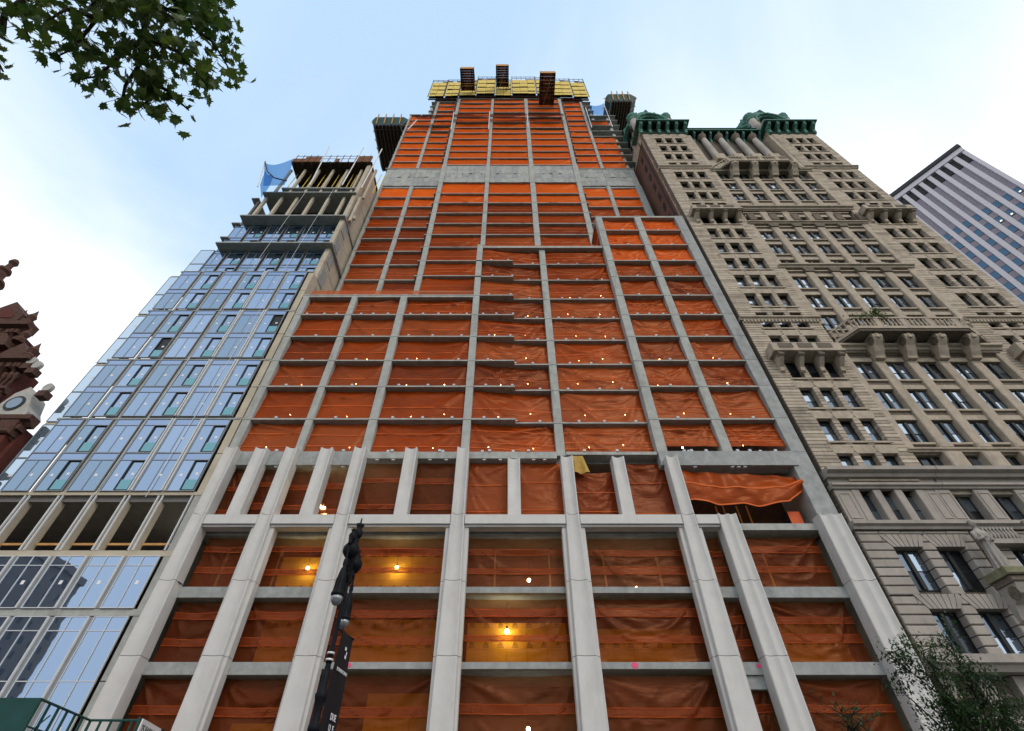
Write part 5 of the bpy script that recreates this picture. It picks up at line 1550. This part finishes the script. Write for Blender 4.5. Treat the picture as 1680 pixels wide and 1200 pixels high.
# ------------------------------------------------------------------ red brick building at the left edge
BR = root('red_brick_building', (-60,33,0), 'ornate red brick and terracotta building with cornices and a turret at the left edge', 'building')
def rp(name, m, mats=M_RED, smooth=False): return m.obj(name, mats, BR, smooth)
rp('wall', MB().box(-80,-41.6,33.3,34.6,0.2,27.2))
rp('wall', MB().box(-80,-46.8,33.4,35.2,27.25,34.5))
rp('wall', MB().box(-80,-50.6,33.5,36,34.55,39.5))
for k in range(8):
    x = -42.6-k*3.4
    rp('brick_pier', MB().bev(x-0.55,x+0.55,32.6,33.35,0.2,26.2,0.1))
    rp('terracotta_cap', MB().bev(x-0.8,x+0.8,32.3,33.35,26.2,27.6,0.15), M_TERRA)
    rp('window', MB().box(x-2.6,x-0.8,33.18,33.32,20.5,24.5), M_FRAME)
    rp('arched_hood', MB().prism_y([(x-2.9+0.12*0,24.6)]+[(x-1.7-1.25*math.cos(q*math.pi/8),24.6+1.25*math.sin(q*math.pi/8)) for q in range(9)], 32.9, 33.29), M_TERRA)
    if k > 1: rp('brick_pier', MB().bev(x-0.5,x+0.5,32.7,33.45,27.7,33.6,0.1)); rp('window', MB().box(x-2.6,x-0.8,33.28,33.42,28.5,32.5), M_FRAME)
def rcorn(x1, z, h, out, y=33.3):
    rp('cornice', MB().prism_x([(y+0.1,z),(y-out*0.3,z),(y-out*0.6,z+h*0.35),(y-out,z+h*0.5),(y-out,z+h),(y+0.1,z+h)], -80, x1+out*0.5), M_TERRA)
    d = MB()
    for k in range(20): d.box(x1-k*0.9-0.4, x1-k*0.9, y-out*0.8, y, z-0.5, z-0.01)
    rp('dentil_band', d, M_TERRA)
rcorn(-41.5, 27.25, 0.9, 0.9); rcorn(-46.7, 34.6, 0.9, 1.0); rcorn(-50.5, 39.6, 1.1, 1.2, 33.5); rcorn(-41.4, 22.8, 0.6, 0.6); rcorn(-46.5, 31.2, 0.6, 0.6)
for k in range(9):
    for q in range(3):
        x = -43.4-k*3.4+q*0.55
        if x > -42 or x < -72: continue
        zc = (20.0,26.0) if k == 0 else (28.0,33.6)
        rp('colonnette', MB().lathe([(0.16,zc[0]),(0.2,zc[0]+0.3),(0.13,zc[0]+0.5),(0.12,zc[1]-0.7),(0.24,zc[1]-0.3),(0.24,zc[1])], (x-0.9,33.0,0), 8), M_TERRA, True)
for x1, zz, n_ in ((-41.9,26.6,14),(-47.0,33.9,14),(-50.9,38.9,14),(-41.8,22.3,12),(-46.9,30.7,12)):
    for k in range(n_):
        rp('scroll_bracket', MB().prism_x([(33.3,zz-0.7),(33.0,zz-0.6),(32.75,zz-0.1),(32.45,zz+0.2),(32.4,zz+0.62),(33.3,zz+0.62)], x1-0.25-k*1.3, x1-k*1.3), M_TERRA)
for k in range(12):
    rp('relief_panel', MB().bev(-43.0-k*1.15,-42.1-k*1.15,33.0,33.3,25.0,26.1,0.12), M_TERRA)
# pale dormer with a round window
dm = MB(); pts = [(-45.9,28.2),(-42.4,28.2),(-42.3,28.9),(-42.8,29.6),(-43.3,31.0),(-44.1,31.8),(-45.0,31.0),(-45.5,29.6),(-45.9,28.9)]
rp('dormer', MB().prism_y(pts, 32.9, 34.5), M_PALE)
rp('round_window', MB().prism_y([(-44.15+0.85*math.cos(q*0.4189),29.8+0.85*math.sin(q*0.4189)) for q in range(15)], 32.84, 32.899), M_FRAME)
rp('round_pane', MB().prism_y([(-44.15+0.62*math.cos(q*0.4189),29.8+0.62*math.sin(q*0.4189)) for q in range(15)], 32.80, 32.839), M_WIN_M)
for x, z in ((-42.2,31.5),(-45.2,34.4),(-46.1,35.0)):
    rp('scallop_finial', MB().prism_y([(x+0.42*math.cos(q*0.4833),z+0.5*math.sin(q*0.4833)) for q in range(13)], 32.6, 32.95), M_PALE)
    rp('finial_base', MB().box(x-0.4,x+0.4,32.5,33.3,z-1.1,z-0.45), M_TERRA)
for xa, z in ((-47.4,35.6),(-49.9,38.0),(-52.6,41.0),(-51.2,40.8)):
    rp('finial', MB().lathe([(0.55,0),(0.6,0.4),(0.3,0.7),(0.45,1.2),(0.2,1.7),(0.02,2.3)], (xa,33,z), 8), M_TERRA)
for k in range(3):
    x = -48.6-k*3.2
    rp('gable', MB().prism_y([(x-1.4,35.4+k*1.9),(x+1.4,35.4+k*1.9),(x+1.1,36.3+k*1.9),(x,37.6+k*1.9),(x-1.1,36.3+k*1.9)], 32.6, 33.6), M_TERRA)
rp('gable', MB().prism_y([(-56,40.8),(-51.6,40.8),(-51.6,41.9),(-53.8,44.0),(-56,41.9)], 32.4, 34.5), M_TERRA)
rp('gable_panel', MB().prism_y([(-55.2,41.2),(-52.4,41.2),(-52.4,41.7),(-53.8,43.1),(-55.2,41.7)], 32.33, 32.399), M_RED)
rp('turret', MB().lathe([(2.03,40),(2.03,44.6),(2.57,45.2),(2.57,46.0),(1.72,46.2),(1.64,47.6),(1.95,47.9),(1.79,48.4),(1.25,48.9),(1.13,50.0),(1.40,50.4),(1.25,50.8),(0.70,51.2),(0.62,52.2),(0.82,52.5),(0.70,52.9),(0.35,53.2),(0.31,53.9),(0.51,54.3),(0.35,54.8),(0.04,55.1)], (-63.0,34.2,0), 16), M_TERRA, False)
for k in range(10):
    t = 2*math.pi*k/10
    rp('turret_bracket', MB().box(-63.0+2.3*math.cos(t)-0.2,-63.0+2.3*math.cos(t)+0.2,34.2+2.3*math.sin(t)-0.2,34.2+2.3*math.sin(t)+0.2,44.0,45.3), M_TERRA)

# ------------------------------------------------------------------ brown block across the park, seen only mirrored in the glass
BB = root('brown_block', (-174,-58,0), 'brown office block across the park, seen as a reflection in the lower glass panes', 'building')
def bp(name, m, mats): return m.obj(name, mats, BB)
M_BRN = mat('brown_facade', (0.19,0.145,0.13), 0.9, 0.15, 0.5)
bp('block_wall', MB().box(-200,-158,-117,-10,0,70), M_BRN)
bp('roof_cornice', MB().box(-201,-157,-118,-9,70.05,72.5), M_BRN)
bp('roof_house', MB().box(-195,-170,-105,-60,72.6,80), M_BRN)
wm = MB().box(-0.03,0.03,0,1.5,0,2.2).mesh('window', M_FRAME)
for r_ in range(14):
    for c in range(20):
        o = link('window', wm, BB); o.location = (-157.97,-115+c*5.2,6+r_*4.6)

# ------------------------------------------------------------------ twin street lamp and its banner
SL = root('street_lamp', (-4.55,14.0,0), 'black ornate twin street lamp with two hanging lanterns and a banner on its post', 'street lamp')
def lamp_part(name, m, mats=M_BLACK, smooth=True): return m.obj(name, mats, SL, smooth)
px0, py0 = -4.55, 14.0
lamp_part('post', MB().lathe([(0.32,0),(0.32,0.5),(0.24,0.9),(0.2,1.1),(0.12,1.3),(0.105,3.5),(0.07,3.9),(0.06,6.0)], (px0,py0,0), 16))
lamp_part('post_collar', MB().lathe([(0.085,3.55),(0.14,3.62),(0.14,3.7),(0.10,3.78),(0.10,4.15),(0.14,4.25),(0.155,4.33),(0.10,4.42),(0.09,4.7),(0.07,4.95)], (px0,py0,0), 16))
lamp_part('upper_post', MB().lathe([(0.078,5.0),(0.062,5.3),(0.06,7.6),(0.10,7.7),(0.07,7.8),(0.06,8.3)], (px0,py0,0), 12))
lamp_part('finial', MB().lathe([(0.06,8.3),(0.12,8.38),(0.13,8.5),(0.07,8.6),(0.09,8.66),(0.13,8.74),(0.03,8.78),(0.02,8.95)], (px0,py0,0), 10))
for z in (2.05,2.25,5.05,5.2): lamp_part('banner_clamp', MB().lathe([(0.092,0),(0.1,0.01),(0.1,0.04),(0.092,0.05)], (px0,py0,z), 12), M_STEEL)
for s, ex in ((-1,0.13),(1,-0.14)):
    A = []
    for k in range(9):
        t = k/8
        A.append((px0+ex*t, py0+s*(0.06+0.88*math.sin(t*math.pi/2)), 7.0+0.9*math.sin(t*math.pi*0.72)))
    lamp_part('arm', MB().path(A, [0.05]*9, 8))
    e_ = A[-1]
    lamp_part('scroll', MB().path([(px0+ex*0.3,py0+s*0.25,7.35),(px0+ex*0.45,py0+s*0.45,7.15),(px0+ex*0.5,py0+s*0.6,7.35),(px0+ex*0.45,py0+s*0.5,7.5)],[0.03]*4,6))
    lamp_part('ball_ornament', MB().lathe([(0.02,-0.26),(0.14,-0.21),(0.23,-0.08),(0.23,0.06),(0.14,0.2),(0.05,0.26),(0.04,0.34),(0.09,0.4),(0.02,0.5)], (px0+ex*0.5,py0+s*0.5,7.72), 14))
    lamp_part('leaf_ornament', MB().lathe([(0.02,0),(0.1,0.08),(0.12,0.2),(0.05,0.32),(0.09,0.36),(0.02,0.4)], (px0+ex*0.7,py0+s*0.72,7.85), 8))
    lt_ = root('hanging_lantern', (e_[0],e_[1],0), None, None)
    del lt_
    bpy.data.objects.remove(bpy.data.objects['hanging_lantern'])
    lant = lamp_part('lantern', MB().lathe([(0.025,1.25),(0.025,0.95),(0.055,0.9),(0.06,0.78),(0.04,0.7),(0.07,0.66),(0.105,0.5),(0.125,0.25),(0.13,0.1),(0.17,0.03),(0.175,-0.02),(0.15,-0.05)], (e_[0],e_[1],6.35), 18))
    q = MB().lathe([(0.145,-0.051),(0.148,-0.10),(0.125,-0.19),(0.07,-0.26),(0.01,-0.285)], (e_[0],e_[1],6.35), 18).obj('lens', M_LENS, lant, True, local=True)
    for k in range(8):
        t = 2*math.pi*k/8
        MB().tube((e_[0]+0.125*math.cos(t),e_[1]+0.125*math.sin(t),6.75),(e_[0]+0.145*math.cos(t),e_[1]+0.145*math.sin(t),6.42),0.012,n=4).obj('cage_rib', M_BLACK, lant, False, local=True)
BN = root('banner', (px0,py0+0.1,2.2), 'black street banner with white print hanging from the lamp post', 'banner')
bx = lambda d, off=0.0: (px0+0.12+0.10*d+off, py0+0.06+0.97*d)
g = MB(); V = []
for j in range(13):
    for i in range(7):
        d = i/6; X, Y = bx(d); V.append((X+0.02*math.sin(j*0.7+d*3), Y, 2.22+(6.0-2.22)*0.955*j/12+0.06*0))
g.add(V, [(j*7+i, j*7+i+1, (j+1)*7+i+1, (j+1)*7+i) for j in range(12) for i in range(6)])
bo = g.obj('banner_cloth', M_BANNER, BN, True)
for z in (2.2, 5.83):
    X0b, Y0b = bx(0); X1b, Y1b = bx(1.02)
    MB().tube((px0,py0,z),(X1b,Y1b,z),0.02,n=6).obj('banner_rod', M_BLACK, BN)
def text(body, size, loc, rot, m, parent, align='CENTER', bold=0.0, name='lettering'):
    c = bpy.data.curves.new(name, 'FONT'); c.body = body; c.size = size; c.align_x = align; c.align_y = 'CENTER'; c.offset = bold
    c.resolution_u = 2; c.extrude = 0.002
    c.materials.append(m)
    tmp = bpy.data.objects.new(name, c); COL.objects.link(tmp)
    me = bpy.data.meshes.new_from_object(tmp.evaluated_get(bpy.context.evaluated_depsgraph_get()))
    bpy.data.objects.remove(tmp)
    o = bpy.data.objects.new(name, me); COL.objects.link(o)
    o.location = loc; o.rotation_euler = rot; o.parent = parent
    o.matrix_parent_inverse = Matrix.Translation(-WORLD_POS[parent])
    return o
rz = math.atan2(0.97, 0.10)
def btext(body, size, d, z, bold=0.006):
    X, Y = bx(d, 0.05)
    text(body, size, (X, Y, z), (R(90),0,rz), M_PRINT, BN, 'CENTER', bold)
lg_ = MB(); X, Y = bx(0.5, 0.04)
for k, (a_, b_) in enumerate(((-0.10,0.02),(0.04,0.10),(-0.02,0.09))):
    z = 5.42-0.09*k
    xa, ya = bx(0.5+a_, 0.045); xb, yb = bx(0.5+b_, 0.045)
    lg_.quad((xa,ya,z),(xb,yb,z),(xb,yb,z+0.075),(xa,ya,z+0.075))
lg_.obj('emblem', M_PRINT, BN)
btext('DOWNTOWN', 0.11, 0.5, 4.93, 0.002)
for s_, z in (('DUE',3.96),('U  E',3.74),('A ME',3.52),('ATION',3.30)): btext(s_, 0.19, 0.56, z, 0.004)
btext('NY', 0.10, 0.62, 2.72); btext('DOWNTOWN', 0.12, 0.5, 2.58, 0.003)

# ------------------------------------------------------------------ sidewalk shed with parapet, railing and address board
SH = root('sidewalk_shed', (-18,27,0), 'dark green sidewalk shed with a railing on its deck at the lower left', 'sidewalk shed')
def hp(name, m, mats=M_GREENP): return m.obj(name, mats, SH)
hp('parapet_panel', MB().box(-20.3,-18.55,22.9,22.98,4.72,5.9))
hp('parapet_panel', MB().box(-23.0,-20.32,22.9,22.98,4.72,5.9), M_OFFW)
hp('deck', MB().box(-24,-18.6,23.0,31.5,4.45,4.7), M_WOOD)
hp('deck', MB().box(-18.595,-16.6,27.6,31.5,4.45,4.7), M_WOOD)
for x, y in ((-18.9,23.2),(-23,23.2),(-18.9,30.8),(-23,30.8),(-16.8,30.8)): hp('shed_post', MB().box(x-0.1,x+0.1,y-0.1,y+0.1,0,4.44))
rail_a, rail_b = Vector((-18.57,22.95,0)), Vector((-19.4,27.5,0))
def rail(a_, b_, n_, mid=True):
    for z in (5.86,): hp('top_rail', MB().tube((a_.x,a_.y,z),(b_.x,b_.y,z),0.05,n=6))
    if mid: hp('mid_rail', MB().tube((a_.x,a_.y,5.0),(b_.x,b_.y,5.0),0.035,n=6))
    for k in range(n_+1):
        p = a_.lerp(b_, k/n_); hp('rail_post', MB().box(p.x-0.04,p.x+0.04,p.y-0.04,p.y+0.04,4.71,5.83))
rail(rail_a, rail_b, 6)
rail(Vector((-19.35,27.45,0)), Vector((-16.95,27.5,0)), 5)
hp('brace', MB().tube((-18.62,23.25,4.75),(-18.68,24.0,5.5),0.03,n=5))
hp('green_panel', MB().box(-19.35,-19.3,27.6,30.5,4.71,5.3), M_WOOD_L)
sa, sb = Vector((-16.9,27.3,0)), Vector((-17.5,30.1,0))
sd = (sb-sa).normalized(); ang = math.atan2(sd.y, sd.x)
SG = root('address_sign', (sa.x,sa.y,4.7), 'white address board reading 25 PARK ROW at the end of the green railing', 'sign')
nn = Vector((sd.y,-sd.x,0))
g = MB(); A_, B_ = sa, sb
def signq(o0, o1, z0, z1):
    p = [A_+nn*o0, B_+nn*o0, B_+nn*o1, A_+nn*o1]
    return [(q.x,q.y,z0) for q in p]+[(q.x,q.y,z1) for q in p]
g.add(signq(0,0.06,4.2,5.9), [(0,3,2,1),(4,5,6,7),(0,1,5,4),(1,2,6,5),(2,3,7,6),(3,0,4,7)])
g.obj('sign_board', M_OFFW, SG)
MB().box(sa.x-0.14,sa.x-0.03,sa.y-0.09,sa.y-0.01,4.2,5.93).obj('sign_post', M_GREENP, SG)
MB().box(sb.x-0.05,sb.x+0.07,sb.y+0.03,sb.y+0.3,4.2,5.93).obj('sign_post', M_DARK, SG)
c_ = sa.lerp(sb, 0.53)+nn*0.075
text('25 PARK ROW', 0.42, (c_.x,c_.y,5.55), (R(90),0,ang), M_DARK, SG, 'CENTER', 0.004)
l_ = MB(); p0, p1 = sa.lerp(sb,0.05)+nn*0.066, sa.lerp(sb,0.95)+nn*0.066
l_.quad((p0.x,p0.y,5.22),(p1.x,p1.y,5.22),(p1.x,p1.y,5.24),(p0.x,p0.y,5.24)); l_.obj('rule_line', M_DARK, SG)

# ------------------------------------------------------------------ trees
def maple_mesh(name, m):
    pts = [(0,0),(0.10,0.05),(0.34,0.02),(0.26,0.14),(0.50,0.30),(0.33,0.33),(0.36,0.46),(0.20,0.44),(0.12,0.62),(0.06,0.56),(0,0.92)]
    full = pts+[(-x,y) for x,y in pts[-2:0:-1]]
    c = (0,0.32,0.03)
    V = [c]+[(x,y,-0.10*abs(x)-0.05*(y-0.3)**2) for x,y in full]
    n_ = len(full)
    me = bpy.data.meshes.new(name)
    me.from_pydata(V, [], [(0,1+i,1+(i+1)%n_) for i in range(n_)])
    me.materials.append(m)
    return me
PT = root('plane_tree', (-9.2,-3.2,0), 'leafy plane tree whose dark branches hang into the top left corner', 'tree')
wood = MB()
wood.path([(-9.2,-3.2,0),(-9.0,-3.0,4),(-8.6,-2.4,8),(-8.0,-1.6,11.5),(-7.22,-0.5,13.51)],[0.34,0.28,0.22,0.15,0.08],10)
wood.path([(-8.6,-2.4,8),(-10.5,-3.5,12),(-12,-4,16)],[0.18,0.1,0.03],8)
wood.path([(-8.0,-1.6,11.5),(-7.5,-3,15),(-7,-4,19)],[0.13,0.08,0.03],8)
wood.obj('trunk', M_BARK, PT, True)
limbs = [
[(-7.22,-0.50,13.51),(-6.21,0.66,11.50),(-5.63,1.10,10.79),(-5.27,1.57,10.03),(-5.15,1.98,9.48),(-5.10,2.28,9.03)],
[(-5.63,1.10,10.79),(-4.81,1.35,10.25),(-4.46,1.70,10.32),(-4.20,2.11,10.06)],
[(-5.27,1.57,10.03),(-4.67,1.67,9.64),(-4.37,1.83,9.35),(-4.04,1.89,9.14)],
[(-5.15,1.98,9.48),(-4.94,2.13,9.47),(-4.70,2.36,9.38)],
[(-5.63,1.10,10.79),(-5.88,1.36,10.10),(-6.05,1.62,9.56),(-6.17,1.67,9.37)],
[(-5.27,1.57,10.03),(-5.90,1.86,10.16),(-6.30,2.09,10.08),(-6.54,2.12,10.05)],
[(-5.88,1.36,10.10),(-5.95,1.19,9.70),(-6.17,1.31,9.44)],
[(-5.33,1.78,9.96),(-5.72,2.13,9.76),(-5.81,2.42,9.47)],
[(-6.21,0.66,11.50),(-5.42,0.82,11.63),(-4.9,1.19,11.45),(-4.6,1.48,11.2),(-4.48,1.75,10.95)],
[(-4.77,1.19,11.54),(-4.84,1.36,11.09),(-4.78,1.58,10.73)],
[(-5.63,1.10,10.79),(-4.87,1.18,9.85),(-4.44,1.26,9.49)],
[(-6.21,0.66,11.50),(-6.32,0.94,10.66),(-6.75,1.05,10.41),(-6.91,1.25,10.07),(-6.66,1.51,9.66)],
[(-6.75,1.05,10.41),(-6.88,1.24,9.79),(-6.79,1.43,9.47)],
[(-6.88,1.24,9.79),(-6.98,1.57,9.32),(-6.81,1.79,9.10)],
[(-6.21,0.66,11.50),(-5.13,0.90,9.71),(-5.27,1.09,9.23)],
[(-5.42,0.82,11.63),(-4.72,1.07,10.53),(-4.57,1.30,10.16)],
]
tr = random.Random(5)
leaf_me = maple_mesh('leaf', M_LEAF)
spots = []
for li, l in enumerate(limbs):
    b = MB(); P_ = [Vector(p) for p in l]
    b.path(P_, [max(0.006, 0.035*(1-k/len(P_))) for k in range(len(P_))], 6)
    b.obj('branch', M_BARK, PT, True)
    sparse = li in (11,12,13)
    tot = sum((P_[k+1]-P_[k]).length for k in range(len(P_)-1))
    n_ = int(tot*(20 if sparse else 50))
    for k in range(n_):
        t = (k+tr.random())/n_*(len(P_)-1); s = min(int(t), len(P_)-2)
        p = P_[s].lerp(P_[s+1], t-s)
        if p.z > 12.2: continue
        sprd = 0.11 if sparse else 0.235*(1-0.45*t/(len(P_)-1))
        spots.append((p+Vector((tr.gauss(0,sprd),tr.gauss(0,sprd),tr.gauss(0,sprd))), p))
tr.shuffle(spots)
cam_p = Vector((0,0,1.7))
lo_ = MB(); twigs = MB()
for k, (p, b0) in enumerate(spots):
    sz = tr.uniform(0.12,0.25)
    e_ = (tr.gauss(0,0.75)+math.pi, tr.gauss(0,0.75), tr.uniform(0,6.28))
    if k < 300:
        o = link('leaf', leaf_me, PT); o.location = p; o.rotation_euler = e_; o.scale = (sz,sz,sz)
    else:
        Mx = Matrix.Translation(p) @ Matrix.Rotation(e_[2],4,'Z') @ Matrix.Rotation(e_[1],4,'Y') @ Matrix.Rotation(e_[0],4,'X') @ Matrix.Scale(sz,4)
        lo_.add([Mx @ v.co for v in leaf_me.vertices], [tuple(f.vertices) for f in leaf_me.polygons])
    if k % 2: twigs.tube(b0, p, 0.006, 0.003, 3, cap=False)
if lo_.v: tag(lo_.obj('leaves', M_LEAF, PT), kind='stuff')
tag(twigs.obj('twigs', M_BARK, PT), kind='stuff')
# upper crown outside the picture, so the tree is whole
cr_ = MB()
for k in range(1400):
    p = Vector((-10.5+max(-3,min(3,tr.gauss(0,1.8))), -6.0+max(-3,min(3,tr.gauss(0,1.5))), 15.5+max(-3.5,min(3.5,tr.gauss(0,2.0)))))
    e_ = Matrix.Rotation(tr.uniform(0,6.28),4,'Z') @ Matrix.Rotation(tr.gauss(0,0.7),4,'X')
    sz = 0.36; Mx = Matrix.Translation(p) @ e_
    cr_.quad(*[Mx @ Vector(q) for q in ((-sz*.5,0,0),(0,-sz*.6,0),(sz*.5,0,0),(0,sz*.6,0))])
tag(cr_.obj('crown', M_LEAF, PT), kind='stuff')

def street_tree(name, base, tips, trunk_r, lab, nleaf, seed, sz=0.115, spread=0.32):
    q = random.Random(seed)
    t = root(name, base, lab, 'tree' if 'tree' in name else 'shrub')
    b = MB(); B = Vector(base); lf = MB()
    top = B+Vector((0,0,tips[0][2]*0.45))
    b.path([B, B.lerp(top,0.5)+Vector((0.03,0.02,0)), top],[trunk_r,trunk_r*0.8,trunk_r*0.65],8)
    segs = []
    for tp_ in tips:
        e_ = Vector(tp_); st = top+(Vector((0,0,1))*q.uniform(-0.4,0.3))
        mid = st.lerp(e_,0.5)+Vector((q.gauss(0,0.15),q.gauss(0,0.15),q.uniform(0,0.25)))
        pts = [st, st.lerp(mid,0.5), mid, mid.lerp(e_,0.5)+Vector((0,0,0.08)), e_]
        b.path(pts,[trunk_r*0.45,trunk_r*0.33,trunk_r*0.22,trunk_r*0.13,0.006],6)
        segs.append(pts)
        for k in range(6):
            u = q.uniform(0.35,0.95)*4; s = min(int(u),3); p = pts[s].lerp(pts[s+1],u-s)
            d = p+Vector((q.gauss(0,0.27),q.gauss(0,0.27),q.gauss(0.12,0.25)))
            b.path([p,d],[0.014,0.004],4); segs.append([p,p.lerp(d,.5),d])
    b.obj('trunk', M_BARK, t, True)
    for k in range(nleaf):
        pts = q.choice(segs); u = q.uniform(0.25,1.0)*(len(pts)-1); s = min(int(u),len(pts)-2)
        p = pts[s].lerp(pts[s+1],u-s)+Vector((q.gauss(0,spread*0.45),q.gauss(0,spread*0.45),q.gauss(0,spread*0.4)))
        e_ = Matrix.Rotation(q.uniform(0,6.28),4,'Z') @ Matrix.Rotation(q.gauss(0.6,0.6),4,'X')
        s_ = sz*q.uniform(0.7,1.3); Mx = Matrix.Translation(p) @ e_
        lf.add([Mx @ Vector(v) for v in ((0,0,0),(s_*0.28,s_*0.45,-0.01),(0,s_*1.15,-0.03),(-s_*0.28,s_*0.45,-0.01))],[(0,1,2),(0,2,3)])
    tag(lf.obj('foliage', M_LEAF2, t), kind='stuff')
street_tree('street_tree', (12.0,15.2,0), [(11.4,15,5.9),(10.75,14.9,5.45),(10.2,14.9,5.55),(12.45,15.1,6.0),(12.5,15.3,5.35),(13.3,15.2,5.05),(13.5,15.4,4.6),(12.6,14.8,4.9),(10.3,15.3,4.9),(11.2,14.7,4.7),(10.6,15.1,3.9),(11.6,15,4.3),(13.2,15,3.9),(12.2,15.6,4.2)], 0.11,
            'young green street tree in front of the stone skyscraper at the lower right', 9000, 3, 0.092)
street_tree('street_shrub', (7.05,12.2,2.0), [(7.1,12,3.38),(6.85,12.1,3.25),(7.4,12.2,3.3)], 0.03, 'tip of a small green treetop at the bottom edge between the last two white piers', 240, 9, 0.08, 0.22)
